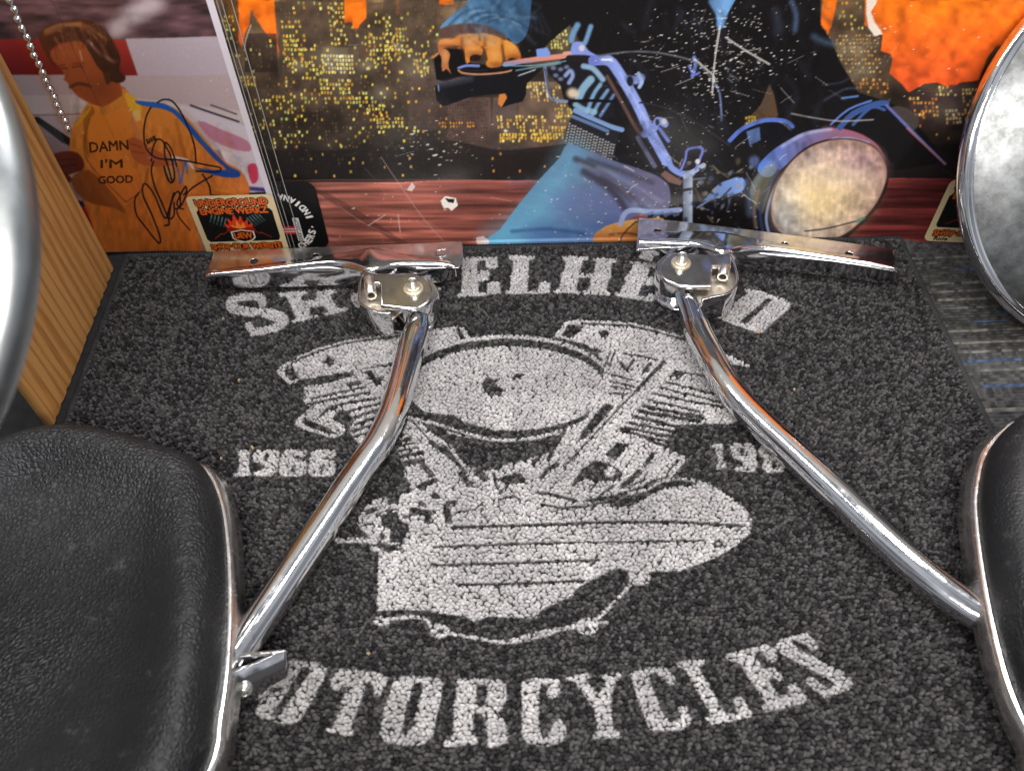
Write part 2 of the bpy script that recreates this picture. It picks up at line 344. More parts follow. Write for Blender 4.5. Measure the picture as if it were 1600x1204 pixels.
def carpet():
    xs = np.arange(0.44, 0.80, 0.0022); pitch = 0.0042; ys = np.arange(0.30, 0.80, pitch / 5); X, Y = np.meshgrid(xs, ys)
    rib = np.floor(Y / pitch).astype(int); ph = (Y / pitch) % 1
    tw = vnoise(X / 0.0045 + rib * 17.3, rib * 1.0 + 0 * X, 3)
    Z = 0.0022 * np.sqrt(np.clip(np.sin(ph * math.pi), 0, 1)) * (0.6 + 0.7 * tw) - 0.0035
    C = np.zeros(X.shape + (3,)); C[:] = (62, 61, 60)
    C *= (0.65 + 0.6 * vnoise(X / 0.003 + rib * 9.1, rib * 1.0 + 0 * X, 5))[..., None]
    def stripe(py, col, th, dash):
        yy = G(1530, py, -0.002)[1]; r0 = int(math.floor(yy / pitch)); m = np.isin(rib, [r0 - q for q in range(th)])
        m = m & (vnoise(X / dash + py * 3.7, rib * 0.37 + 0 * X, 8) > 0.36)
        C[m] = np.array(col) * (0.7 + 0.5 * vnoise(X / 0.004, Y / 0.004, 4)[m])[:, None]
    for py in (397, 439, 466, 515, 534, 640): stripe(py, (98, 94, 88), 1, 0.012)
    for py in (417, 489, 501, 563, 592, 604): stripe(py, (58, 70, 90), 1, 0.02)
    for py in (408, 452, 480, 548, 578): stripe(py, (88, 86, 84), 1, 0.008)
    h, wd = X.shape; V = np.stack([X, Y, Z], -1).reshape(-1, 3); I = np.arange(h * wd).reshape(h, wd)
    Fq = np.stack([I[:-1, :-1], I[:-1, 1:], I[1:, 1:], I[1:, :-1]], -1).reshape(-1, 4)
    me = mesh_np('carpet', V, Fq); set_col(me, C.reshape(-1, 3)); tag(link('carpet', me, M_CARPET), kind='structure')
carpet()

# ------------------------------------------------------------------ door mat with its woven-in artwork (traced onto the mat plane)
MZ = 0.0075                                      # height of the pile's top
mk = Canvas(-60, 330, 1680, 1300, 2.0, 1)
W, K = [1.0], [0.0]
def wh(o, pts, sm=0): mk.poly(cr(*o, pts), W, sm=sm)
def bk(o, pts, sm=0): mk.poly(cr(*o, pts), K, sm=sm)
def wl_(o, pts, wd, sm=0): mk.line(cr(*o, pts), wd / o[2], W, sm=sm)
def bl(o, pts, wd, sm=0): mk.line(cr(*o, pts), max(wd / o[2] * 1.3, 2.8), K, sm=sm)
P1 = (0, 0, 1); T1 = (300, 360, 3.541); T2 = (680, 380, 4.2105); T3 = (980, 320, 3.478)
A = (340, 480, 3.762); B = (740, 480, 3.2); Cc = (500, 720, 4.0); D = (800, 720, 4.0)
E_ = (340, 960, 3.077); F_ = (840, 940, 2.857); H = (620, 640, 5.333); Gg = (840, 600, 6.02)
# top word
wl_(T1, [(388,398),(378,372),(330,362),(262,368),(212,392),(216,428),(270,444),(370,446),(460,458),(512,486),(490,522),(420,546),(350,556),(318,530)], 44, 5); wl_(T1, [(225,405),(250,436),(330,450)], 50, 4); wl_(T1, [(400,455),(500,488)], 52, 4); wl_(T1, [(312,520),(340,560)], 40)
wh(T1, [(478,345),(620,330),(640,345),(600,358),(612,388),(690,375),(690,355),(680,340),(790,322),(800,340),(762,352),(800,425),(858,422),(862,438),(740,470),(728,456),(752,448),(730,415),(650,425),(655,470),(692,464),(696,476),(562,508),(546,496),(578,484),(520,362),(482,364)])
wh(T1, [(880,345),(960,330),(1050,340),(1075,370),(1050,420),(960,440),(905,420),(880,380)]); bk(T1, [(950,355),(1000,352),(1005,400),(965,412)])
wh(T1, [(1120,320),(1240,315),(1240,330),(1215,340),(1255,390),(1300,335),(1280,325),(1280,312),(1380,310),(1375,325),(1345,335),(1275,445),(1225,450),(1150,340),(1122,336)])
wh(T2, [(175,95),(255,90),(405,85),(412,155),(370,165),(335,155),(330,110),(275,112),(275,195),(295,200),(300,175),(350,175),(360,200),(350,240),(305,248),(285,240),(285,320),(340,320),(345,260),(370,250),(425,255),(432,328),(330,338),(145,350),(150,330),(170,320),(180,220)])
wh(T2, [(485,75),(655,80),(650,100),(618,110),(612,190),(620,210),(610,240),(605,305),(680,308),(685,255),(720,245),(755,255),(755,325),(460,332),(465,312),(490,305),(500,235),(490,215),(505,190),(515,110),(488,100)])
wh(T2, [(840,80),(1010,88),(1005,108),(970,112),(950,195),(1045,200),(1060,115),(1035,110),(1040,92),(1195,100),(1190,122),(1160,130),(1155,190),(1160,215),(1140,245),(1125,310),(1155,322),(1150,340),(975,332),(972,315),(1010,300),(1025,225),(945,222),(925,300),(955,315),(950,330),(775,322),(780,305),(815,298),(830,225),(825,200),(850,180),(860,115),(838,102)])
wh(T2, [(1285,112),(1430,125),(1530,150),(1515,200),(1480,195),(1470,165),(1415,155),(1395,215),(1440,225),(1430,280),(1380,265),(1360,270),(1330,345),(1395,350),(1410,325),(1450,335),(1430,385),(1180,340),(1185,322),(1215,325),(1250,240),(1245,215),(1275,195),(1305,135),(1285,128)])
wh(P1, [(1085,418),(1125,424),(1128,470),(1140,490),(1138,498),(1098,492),(1102,484),(1110,482),(1108,468),(1080,464),(1070,474),(1080,478),(1078,485),(1040,478),(1044,470),(1054,468)]); bk(P1, [(1100,436),(1108,438),(1108,456),(1088,452)])
wh(T3, [(640,455),(700,460),(850,505),(888,530),(885,555),(770,660),(735,690),(680,680),(590,650),(485,610),(490,595),(520,600),(560,560),(570,535),(600,520),(660,475),(640,465)]); bk(T3, [(765,500),(790,512),(650,645),(608,635)])
# years
wh(A, [(115,835),(185,838),(180,930),(195,985),(95,990),(95,975),(120,965),(130,880),(118,865)])
wh(A, [(205,870),(230,840),(300,832),(360,840),(362,880),(345,960),(310,990),(215,990),(210,965),(250,955),(270,945),(280,925),(230,910),(208,895)]); bk(A, [(285,850),(302,860),(292,902),(273,900),(276,865)])
for dx in (0, 172):
    wh(A, [(x + dx, y) for x, y in [(380,850),(410,832),(520,835),(520,870),(490,880),(465,868),(450,890),(510,895),(525,920),(515,975),(490,990),(380,990),(360,970),(365,900)]]); bk(A, [(x + dx, y) for x, y in [(440,922),(457,924),(447,970),(428,965)]])
wh(B, [(1185,675),(1245,678),(1243,740),(1270,800),(1215,808),(1210,795),(1225,780),(1210,700),(1188,690)])
wh(B, [(1280,690),(1310,675),(1390,680),(1410,710),(1420,790),(1400,820),(1310,815),(1305,800),(1350,790),(1345,765),(1300,750)]); bk(B, [(1332,695),(1354,700),(1356,742),(1336,737)])
wh(B, [(1425,700),(1450,685),(1520,690),(1545,720),(1530,750),(1560,780),(1550,820),(1465,822),(1440,790),(1455,755),(1430,735)]); bk(B, [(1470,705),(1500,710),(1505,740),(1478,735)]); bk(B, [(1488,768),(1515,770),(1520,805),(1495,802)])
wh(B, [(1590,690),(1630,690),(1645,770),(1665,775),(1665,795),(1650,800),(1655,825),(1600,825),(1600,800),(1555,795),(1555,780)])
# left rocker box
wh(A, [(345,375),(365,345),(480,280),(600,235),(740,195),(900,170),(1070,148),(1240,130),(1400,112),(1445,115),(1495,188),(1400,215),(1215,270),(1030,322),(800,368),(640,400),(500,432),(415,447),(375,410)])
bl(A, [(400,352),(480,300),(600,252),(740,212),(900,186),(1070,166)], 9); bk(A, [(385,368),(440,345),(485,420),(430,428)])
bk(A, [(605,318),(635,308),(640,288),(660,282),(668,296),(692,302),(680,318),(690,330),(655,352),(640,332)]); bl(A, [(1415,130),(1445,192)], 22)
bl(A, [(480,442),(640,412),(800,380),(1030,335)], 16); bl(A, [(480,440),(740,395)], 24)
wh(A, [(505,465),(700,430),(800,400),(800,368),(845,362),(1030,335),(1130,330),(1130,620),(1000,640),(960,700),(880,790),(830,800),(770,722),(800,650),(740,602),(640,575),(520,575),(500,535),(515,510)])
for a_, b_, wd in [((560,532),(862,468),10),((520,568),(895,497),11),((640,585),(930,532),12),((740,618),(955,562),12),((780,652),(960,595),13),((810,684),(950,640),14),((770,728),(925,690),13),((790,762),(905,730),12)]:
    bl(A, [a_, ((a_[0]+b_[0])/2+6, (a_[1]+b_[1])/2-4), b_], wd)
bk(A, [(748,440),(838,424),(845,455),(762,462)]); bk(A, [(858,372),(900,366),(935,408),(975,398),(972,425),(932,462),(892,412)])
bk(A, [(700,610),(770,620),(800,655),(790,690),(760,720),(740,690),(690,650)])
wh(A, [(458,665),(480,640),(530,600),(570,575),(640,575),(715,595),(690,630),(670,655),(740,690),(752,715),(735,745),(680,765),(600,745),(510,715),(460,690)])
bk(A, [(490,668),(510,648),(560,650),(660,690),(690,715),(722,718),(690,746),(620,730),(520,698)]); wl_(A, [(540,655),(640,690),(690,725)], 16); bl(A, [(600,640),(640,600),(700,585)], 14)
# air cleaner
X0, Y0 = 792, 606
mk.ell(X0, Y0 - 1, 170, 83, W); mk.ell(X0, Y0 + 1, 165, 79, K); mk.ell(X0, Y0, 154, 66, W)
bk(H, [(100,20),(250,15),(480,40),(560,100),(720,140),(800,165),(1000,170),(1250,150),(1400,125),(1400,145),(1250,190),(1000,235),(800,225),(600,180),(400,120),(180,75)])
wl_(H, [(100,62),(260,95),(420,140),(600,195),(760,238),(900,250),(1100,235),(1250,205),(1400,160)], 22, 4)
bk(B, [(40,380),(60,350),(80,345),(100,358),(135,350),(110,380),(150,410),(130,440),(105,432),(90,450),(55,420)]); bk(B, [(190,352),(215,325),(255,330),(235,355)])
# right rocker box, head and cylinder
wh(B, [(395,150),(455,72),(500,60),(780,72),(900,100),(1060,145),(1200,200),(1390,290),(1360,295),(1250,270),(1330,560),(1300,575),(1100,582),(1020,585),(945,695),(1070,750),(1030,800),(980,855),(900,870),(700,935),(500,960),(260,930),(100,900),(-20,870),(100,800),(400,720),(470,595),(560,560),(640,420),(655,300),(640,260),(560,190),(480,160)])
bl(B, [(400,152),(560,188),(640,262)], 10); bl(B, [(540,78),(780,90),(900,116),(1060,160)], 9); bk(B, [(435,142),(470,86),(555,90),(500,150)]); bk(B, [(620,120),(655,108),(678,125),(660,140),(668,156),(640,148)])
bk(B, [(560,205),(620,200),(640,215),(620,245),(590,230)])
bl(B, [(952,268),(890,335),(822,405)], 15); bl(B, [(822,405),(720,510),(560,680),(452,795)], 6); bk(B, [(655,478),(702,490),(640,570),(565,650),(520,665),(548,612),(600,540)])
bl(B, [(655,296),(682,228)], 7); bl(B, [(750,230),(830,240),(920,262)], 8); bl(B, [(768,312),(800,262)], 13); bl(B, [(850,318),(885,278)], 13); bl(B, [(738,278),(756,302)], 16); bl(B, [(705,222),(680,290)], 6)
for a_, b_ in [((690,335),(800,362)), ((685,368),(800,392)), ((690,392),(790,410)), ((680,424),(772,432))]: bl(B, [a_, b_], 7)
bk(B, [(975,345),(1005,312),(1065,318),(1020,345)]); bl(B, [(1010,362),(1060,325),(1180,345)], 7)
for a_, b_, wd in [((962,372),(1215,435),9),((930,400),(1235,472),8),((905,432),(1245,496),10),((880,462),(1130,520),10),((850,490),(1150,552),14),((825,515),(1130,568),15),((800,542),(1020,592),14),((780,575),(1015,622),11),((760,598),(1000,646),12),((735,612),(965,668),12),((860,655),(955,690),10)]:
    n_ = 6; pts = [(a_[0]+(b_[0]-a_[0])*i/n_, a_[1]+(b_[1]-a_[1])*i/n_ + random.uniform(-3, 3)) for i in range(n_+1)]; bl(B, pts, wd)
bk(B, [(730,595),(790,605),(780,625),(725,622)])
bl(H, [(1395,170),(1330,280),(1260,410)], 26); bl(H, [(1340,450),(1260,490),(1205,560)], 30); bl(H, [(1560,290),(1480,390),(1395,470)], 14); bk(H, [(1580,470),(1600,540),(1540,570),(1480,635),(1455,630),(1530,540)])
# lower right lifters
bk(Gg, [(625,660),(745,545),(870,555),(740,715)]); bk(Gg, [(985,770),(1070,630),(1125,635),(1020,780)]); bk(Gg, [(1205,845),(1310,700),(1342,705),(1225,845)])
bk(Gg, [(410,800),(540,705),(680,740),(810,830),(770,890),(580,915),(500,1012),(480,1010),(540,920),(440,882),(345,958),(312,950)]); mk.ell(840+680/6.02, 600+820/6.02, 8, 8, W)
bl(Gg, [(800,955),(960,820)], 40); bl(Gg, [(860,962),(1010,892)], 15); bl(Gg, [(930,995),(1040,930),(1130,885),(1300,885)], 18)
bk(Gg, [(780,1040),(870,1050),(960,1040),(1060,980),(1200,930),(1480,908),(1545,928),(1480,930),(1230,962),(1080,1040),(950,1100),(870,1095),(810,1062)])
# crankcase
wh(P1, [(632,728),(660,716),(700,720),(760,735),(830,748),(900,762),(960,792),(985,790),(1010,775),(1050,756),(1085,749),(1110,756),(1140,774),(1168,797),(1175,812),(1172,832),(1150,852),(1122,868),(1078,886),(1062,891),(1015,892),(1012,905),(985,910),(982,892),(968,886),(955,890),(925,905),(900,918),(893,930),(845,952),(838,962),(828,965),(762,962),(740,970),(725,960),(670,956),(588,958),(592,862),(610,862),(632,845),(640,815),(620,800),(628,760)])
bl(Gg, [(0,1010),(150,1040),(370,1092)], 22); bl(Gg, [(40,1125),(220,1162),(450,1145),(640,1100),(770,1035)], 18); bl(Gg, [(460,1092),(560,1080),(640,1000),(710,955)], 22)
bl(Gg, [(770,1045),(870,1072),(960,1070),(1070,1010),(1200,946),(1480,918)], 42)
wl_(D, [(720,205),(840,175),(930,125),(1040,105),(1140,118),(1190,140)], 16)
bl(Cc, [(825,412),(1200,402),(1600,388),(1800,380),(2200,378),(2640,402)], 15); bl(Cc, [(710,535),(1100,520),(1600,506),(2400,494)], 11); bl(Cc, [(695,650),(1100,638),(1740,615)], 13); bl(Cc, [(870,770),(1200,765),(1650,745)], 15)
mk.ell(800+1290/4, 720+515/4, 8, 6, K); mk.ell(800+1290/4, 720+517/4, 3, 2, W); bl(Cc, [(358,946),(500,938),(690,942)], 20); bl(Cc, [(1500,362),(1540,348)], 8)
wl_(Cc, [(345,1000),(420,985),(640,975),(700,1040),(780,1068),(950,1098),(1150,1130),(1350,1100),(1560,1032),(1700,1040-25),(1800,985+20)], 20, 3)
wl_(D, [(0,1115),(200,1062),(380,1035),(480,1010),(560,960),(650,870),(740,770)], 20, 3)
mk.ell(500+750/4, 720+1060/4, 15, 11, W); mk.ell(500+755/4, 720+1058/4, 6, 4, K); mk.ell(500+385/4, 720+1000/4, 12, 8, W); mk.ell(500+380/4, 720+1003/4, 3, 2, K)
mk.ell(800+470/4, 720+1030/4, 18, 13, W); mk.ell(800+470/4, 720+1045/4, 5, 4, K); mk.ell(800+800/4, 720+728/4, 16, 12, W)
# carburettor
wh(Cc, [(228,380),(270,300),(330,240),(450,220),(495,245),(500,212),(620,190),(660,180),(700,420),(640,430),(520,510),(440,520),(330,490),(260,430)])
bk(Cc, [(380,340),(480,310),(500,370),(560,390),(540,470),(510,510),(430,505),(440,430),(380,400)]); bl(Cc, [(300,315),(345,300)], 26); bl(Cc, [(350,330),(420,305),(480,300)], 8); bl(Cc, [(285,398),(330,388)], 14); mk.ell(500+388/4, 720+470/4, 4, 5, K)
wl_(Cc, [(105,495),(230,492),(350,500)], 32); wl_(Cc, [(330,545),(400,555)], 30); bl(Cc, [(400,552),(512,548)], 13)
# left cylinder base and centre
wh(H, [(100,70),(220,110),(480,430),(620,640),(400,700),(60,720),(50,480),(0,300)])
for a_, b_, wd in [((20,262),(112,235),22),((0,302),(142,272),14),((0,345),(172,310),17),((0,392),(212,350),24),((40,448),(212,420),36)]: bl(H, [a_, b_], wd)
bk(H, [(0,460),(60,470),(60,540),(110,600),(115,690),(40,700),(0,780),(-80,790),(-60,600)])
bk(H, [(145,630),(320,558),(352,590),(190,668)]); bl(H, [(212,450),(290,540)], 36); bk(H, [(255,690),(290,700),(305,660),(335,690),(370,735),(300,742)]); bk(H, [(170,795),(205,745),(245,782),(220,800)])
bl(H, [(130,835),(270,862),(255,920)], 42); bl(H, [(412,800),(432,915)], 46); bl(H, [(430,768),(490,765)], 30); bl(H, [(60,890),(140,870)], 20)
bk(H, [(200,100),(330,130),(410,160),(460,290),(400,298),(330,220)]); bl(H, [(120,88),(200,165),(280,262)], 12); bl(H, [(280,262),(400,352),(480,420),(580,510)], 30)
wl_(H, [(180,110),(330,235),(440,300),(520,420),(690,600)], 28); bk(H, [(500,535),(560,482),(600,580),(662,600),(590,645)]); bk(H, [(632,505),(705,482),(772,575),(720,602)]); bl(H, [(470,300),(560,430)], 8)
bk(H, [(600,220),(720,245),(850,265),(1100,262),(1330,196),(1290,258),(1180,272),(1080,300),(1040,380),(1000,445),(900,420),(840,340),(800,300),(720,300),(650,262)]); bk(H, [(785,425),(830,400),(905,420),(870,490),(790,485)])
bk(H, [(835,570),(900,545),(1030,522),(1078,570),(1040,608),(900,618)]); bl(H, [(690,300),(740,400)], 16); bl(H, [(1110,325),(1160,322)], 26); bl(H, [(1060,420),(1095,385)], 22); bl(H, [(1130,450),(1180,395),(1240,330)], 24); bl(H, [(810,530),(830,640)], 18)
bl(H, [(500,848),(640,832),(720,770)], 11); bl(H, [(850,742),(970,716),(1030,745)], 15); bl(H, [(850,690),(920,625)], 9); bl(H, [(710,870),(750,885)], 10); mk.ell(620+715/5.333, 640+825/5.333, 3, 2.5, K)
# bottom word
wh(P1, [(300,1015),(345,1020),(355,1055),(385,1030),(420,1040),(415,1050),(400,1052),(352,1102),(358,1108),(340,1112),(318,1100),(335,1085),(322,1050),(295,1085),(300,1092),(290,1096),(265,1088),(272,1078),(310,1030),(298,1024)])
wh(E_, [(345,215),(480,230),(525,260),(510,310),(400,500),(370,520),(300,520),(200,490),(175,460),(230,380),(335,300)]); bk(E_, [(405,250),(440,250),(447,270),(300,482),(275,492),(262,472)])
wh(E_, [(575,265),(600,260),(760,275),(815,300),(810,335),(780,390),(745,385),(750,340),(725,310),(715,330),(640,540),(655,565),(640,580),(515,560),(520,545),(555,540),(620,350),(600,330),(580,365),(545,350),(545,310)])
wh(E_, [(850,305),(890,295),(1060,300),(1080,330),(1075,400),(1030,580),(990,620),(900,630),(800,605),(780,575),(800,450)]); bk(E_, [(945,325),(980,320),(987,345),(930,550),(900,582),(883,560),(900,470)])
wh(E_, [(1130,310),(1190,305),(1360,310),(1385,330),(1390,400),(1380,440),(1340,470),(1380,500),(1400,600),(1390,615),(1300,635),(1285,615),(1300,590),(1285,500),(1270,470),(1230,475),(1225,560),(1250,600),(1245,620),(1085,635),(1090,610),(1130,580),(1140,480),(1130,450),(1150,400),(1150,340)]); bk(E_, [(1245,335),(1285,330),(1300,350),(1290,430),(1260,445),(1240,430)])
wh(P1, [(815,1065),(835,1058),(870,1060),(876,1065),(874,1085),(864,1090),(855,1085),(856,1070),(845,1068),(841,1085),(842,1140),(848,1152),(858,1148),(862,1130),(872,1122),(882,1126),(885,1145),(878,1158),(855,1165),(825,1160),(815,1150),(816,1110)])
wh(F_, [(125,325),(235,318),(230,340),(215,345),(260,400),(285,400),(305,350),(290,340),(292,318),(380,308),(378,330),(355,340),(330,410),(330,500),(345,570),(378,590),(375,602),(250,608),(245,590),(270,575),(250,470),(165,350),(125,345)])
wh(F_, [(420,315),(450,295),(490,290),(575,290),(615,335),(615,365),(590,370),(545,325),(505,315),(495,330),(560,500),(590,535),(640,520),(630,470),(660,460),(685,515),(680,545),(640,570),(520,575),(490,545),(430,380)])
wh(F_, [(625,265),(740,252),(750,275),(715,285),(820,470),(840,500),(895,495),(875,430),(905,420),(960,490),(955,510),(780,545),(750,520),(775,500),(660,300),(625,285)])
wh(F_, [(835,235),(1020,188),(1065,210),(1068,260),(1040,275),(1000,215),(965,225),(1000,290),(1030,300),(1045,285),(1095,330),(1085,355),(1050,335),(1030,345),(1080,420),(1125,405),(1115,370),(1150,360),(1205,430),(1195,450),(1020,488),(1000,465),(1020,445),(900,270),(850,255)])
wh(F_, [(1060,195),(1090,165),(1200,135),(1240,170),(1255,205),(1225,215),(1200,190),(1150,165),(1130,175),(1160,205),(1260,260),(1370,310),(1410,360),(1390,390),(1280,425),(1215,375),(1195,345),(1230,330),(1270,370),(1310,380),(1330,365),(1290,335),(1180,280),(1085,225)])

def door_mat():
    BL, BR = G(195, 398, MZ), G(1410, 370, MZ)
    x0, x1 = BL[0] + 0.003, BR[0] - 0.003; yb = lambda x: BL[1] + (BR[1] - BL[1]) * (x - BL[0]) / (BR[0] - BL[0]); yf = 0.152
    root = tag(empty('door_mat', (0, 0.45, 0)), 'black loop pile mat printed with a white motorcycle engine and arched lettering', 'mat')
    # rubber backing
    pts = [(x0, yf), (x1, yf), (x1, yb(x1)), (x0, yb(x0))]
    plate('backing', pts, [], 0.0035, 0.003, 0.0008, M_RUBBER, root)
    px_, py_ = 0.0039, 0.0030; nx = int((x1 - x0) / px_); ny = int((yb(x0) - yf) / py_)
    I, J = np.meshgrid(np.arange(nx), np.arange(ny)); I = I.ravel(); J = J.ravel(); n = len(I)
    r = np.random.default_rng(11)
    x = x0 + (I + 0.5 + 0.5 * (J % 2)) * px_ + r.normal(0, 0.0007, n); y = yf + (J + 0.5) * py_ + r.normal(0, 0.0006, n)
    ok = (x < x1 - 0.002) & (y < yb(x) - 0.002); x, y = x[ok], y[ok]; n = len(x)
    ang = r.normal(0, 0.75, n); la = r.uniform(0.0022, 0.0034, n); lb = r.uniform(0.0015, 0.0021, n); hh = r.uniform(0.0034, 0.0050, n)
    R_ = 6; t = np.arange(R_) * 2 * math.pi / R_; ca, sa = np.cos(ang), np.sin(ang)
    lay = [(1.0, 0.0), (0.97, 0.55), (0.62, 0.92)]; V = np.zeros((n, R_ * 3 + 1, 3))
    tx, ty = r.normal(0, 0.0006, n), r.normal(0, 0.0006, n)
    for q, (s_, z_) in enumerate(lay):
        u = la[:, None] * s_ * np.cos(t); v = lb[:, None] * s_ * np.sin(t)
        V[:, q*R_:(q+1)*R_, 0] = x[:, None] + u * ca[:, None] - v * sa[:, None] + (tx * z_)[:, None]
        V[:, q*R_:(q+1)*R_, 1] = y[:, None] + u * sa[:, None] + v * ca[:, None] + (ty * z_)[:, None]
        V[:, q*R_:(q+1)*R_, 2] = 0.0032 + hh[:, None] * z_
    V[:, -1, 0] = x + tx; V[:, -1, 1] = y + ty; V[:, -1, 2] = 0.0032 + hh
    Fl = []
    for q in range(2):
        for k_ in range(R_):
            a, b = q*R_ + k_, q*R_ + (k_+1) % R_; Fl += [(a, b, b + R_), (a, b + R_, a + R_)]
    for k_ in range(R_): Fl.append((2*R_ + k_, 2*R_ + (k_+1) % R_, 3*R_))
    Fq = (np.array(Fl)[None] + (np.arange(n) * (3*R_ + 1))[:, None, None]).reshape(-1, 3); Vf = V.reshape(-1, 3)
    # print soaks in from the top: look the artwork up at the pile surface
    S = Vf.copy(); S[:, 2] = MZ; u, v = to_px(S); m = mk.sample(u, v)[:, 0]
    per = np.repeat(r.uniform(0.90, 1.07, n), 3*R_ + 1); fib = r.uniform(0.9, 1.08, len(m)); pk = np.repeat(r.random(n), 3*R_ + 1)
    wear = 0.86 + 0.15 * vnoise(Vf[:, 0] / 0.05, Vf[:, 1] / 0.05, 21) + 0.12 * vnoise(Vf[:, 0] / 0.012, Vf[:, 1] / 0.012, 22)
    wc = np.array([151, 148, 147]) * (per * fib * wear)[:, None]; kc = np.array([49, 47, 47]) * (0.46 + 1.05 * pk * fib)[:, None]
    C = wc * m[:, None] + kc * (1 - m[:, None])
    lint = np.repeat(r.random(n) < 0.0003, 3*R_ + 1); C[lint] = np.array([135, 115, 92])
    me = mesh_np('loop_pile', Vf, Fq); set_col(me, np.clip(C, 0, 235)); tag(link('loop_pile', me, M_PILE, root), kind='stuff')
    # overlocked edge, stitch by stitch
    cs = [(x0, yf), (x1, yf), (x1, yb(x1)), (x0, yb(x0)), (x0, yf)]; path = []; rad = []
    for (ax, ay), (bx, by) in zip(cs, cs[1:]):
        L = math.hypot(bx - ax, by - ay); m_ = int(L / 0.0012)
        for i in range(m_): path.append((ax + (bx - ax) * i / m_, ay + (by - ay) * i / m_, 0.0045)); rad.append(0.0036 + 0.0007 * math.sin(i * 2 * math.pi / 3))
    tube('bound_edge', path, rad, M_BIND, root, n=8)
door_mat()

# ------------------------------------------------------------------ prints on the wall
def YP(x, z=0.0):                                # the poster hangs a little slack: nearer at the right
    x = np.asarray(x, float)
    return 0.7712 - 0.030 * (x + 0.02) - 0.10 * np.maximum(0, x - 0.12) ** 2
def print_sheet(name, x0, x1, z0, z1, step, off, colfn, mat, parent, waves=0.0, corner=0.0):
    nx = int((x1 - x0) / step) + 1; nz = int((z1 - z0) / step) + 1
    X, Z = np.meshgrid(np.linspace(x0, x1, nx), np.linspace(z0, z1, nz)); base = YP(X)
    Y = base - off
    if waves: Y = Y - waves * (vnoise(X / 0.11 + 5, Z / 0.16, 31) + 0.5 * vnoise(X / 0.045 + 9, Z / 0.09, 32))
    V = np.stack([X, Y, Z], -1).reshape(-1, 3); C = colfn(X, base, Z)
    I = np.arange(nx * nz).reshape(nz, nx); Fq = np.stack([I[:-1, :-1], I[:-1, 1:], I[1:, 1:], I[1:, :-1]], -1).reshape(-1, 4)
    if corner:                                   # rounded corners
        fx = X.reshape(-1)[Fq].mean(1); fz = Z.reshape(-1)[Fq].mean(1)
        dx = np.maximum(0, np.maximum(x0 + corner - fx, fx - x1 + corner)); dz = np.maximum(0, np.maximum(z0 + corner - fz, fz - z1 + corner))
        Fq = Fq[dx * dx + dz * dz <= corner * corner]
    me = mesh_np(name, V, Fq); set_col(me, C.reshape(-1, 3)); return link(name, me, mat, parent)
def by_px(cv): return lambda X, Y, Z: (lambda uv: cv.sample(uv[0], uv[1]))(to_px(np.stack([X, Y, Z], -1).reshape(-1, 3)))

pc = Canvas(-140, -240, 1760, 420, 1.6, 3, (40, 34, 31))
Q2 = (330, 0, 3.01); Q3 = (700, 0, 3.01); Q4 = (1050, 0, 2.909); Q5 = (660, 40, 5.333); Q6 = (900, 60, 3.763)
def pp(o, pts, col, a=1.0, sm=0): pc.poly(cr(*o, pts), col, a, sm)
def pl(o, pts, wd, col, a=1.0, sm=3, soft=0.0): pc.line(cr(*o, pts), wd / o[2], col, a, sm, soft / o[2])
rnd = random.Random(5)
# sky
SKY = lin((0, -60), (0, 150), (253, 132, 18), (228, 84, 44))
pc.poly([(-140, -240), (1760, -240), (1760, 180), (-140, 180)], SKY); pc.grain([(-140,-240),(1760,-240),(1760,180),(-140,180)], 0.07, 40, 40, (3, .7))
# skyline
TOWN = lin((0, -40), (0, 260), (112, 88, 64), (42, 36, 33))
def bld(pts, col=TOWN): pc.poly(pts, col)
TOWN_PTS = [(-140,-240),(352,-240),(352,5),(362,40),(374,62),(380,72),(384,48),(390,38),(392,16),(395,12),(397,22),(403,30),(412,44),(420,54),(430,60),(437,86),(432,40),(425,-60),(425,-240),(538,-240),(539,32),(550,30),(557,50),(563,34),(573,24),(571,-240),(618,-240),(619,18),(624,18),(624,-240),(684,-240),(686,5),(709,6),(709,-240),(1000,-240),(1300,-240),(1290,60),(1306,0),(1306,-60),(1350,-60),(1350,38),(1378,54),(1375,78),(1390,82),(1393,90),(1388,112),(1407,128),(1418,141),(1442,127),(1462,125),(1483,134),(1497,125),(1526,122),(1541,86),(1555,69),(1620,60),(1640,110),(1760,130),(1760,300),(-140,300)]
bld(TOWN_PTS); pc.grain(TOWN_PTS, 0.7, 46, 44, (1.6, .8))
pc.poly([(1279,36),(1284,0),(1286,-60),(1306,-60),(1304,10),(1297,41),(1291,46)], SKY)
for bx, by, w_, h_, c in [(438,-60,92,200,(98,80,66)),(505,70,60,90,(104,90,76)),(545,40,75,120,(84,68,58)),(352,-40,22,120,(78,66,44)),(600,-60,85,160,(94,78,64)),(620,60,70,110,(88,74,64)),(700,150,70,90,(112,88,80)),(640,110,60,90,(96,76,70)),(385,50,50,60,(58,46,40)),(770,150,40,90,(108,90,84)),(810,125,90,110,(122,98,84)),(1306,45,70,110,(98,78,60)),(1420,140,110,60,(70,52,52)),(1480,128,50,70,(74,56,60)),(856,36,34,50,(105,90,70))]:
    pc.poly([(bx,by),(bx+w_*.95,by),(bx+w_,by+h_),(bx-2,by+h_)], lin((0,by),(0,by+h_),c,tuple(v*.72 for v in c)), .75)
pc.grain([(330,-40),(1760,-40),(1760,300),(330,300)], 0.35, 16, 46)
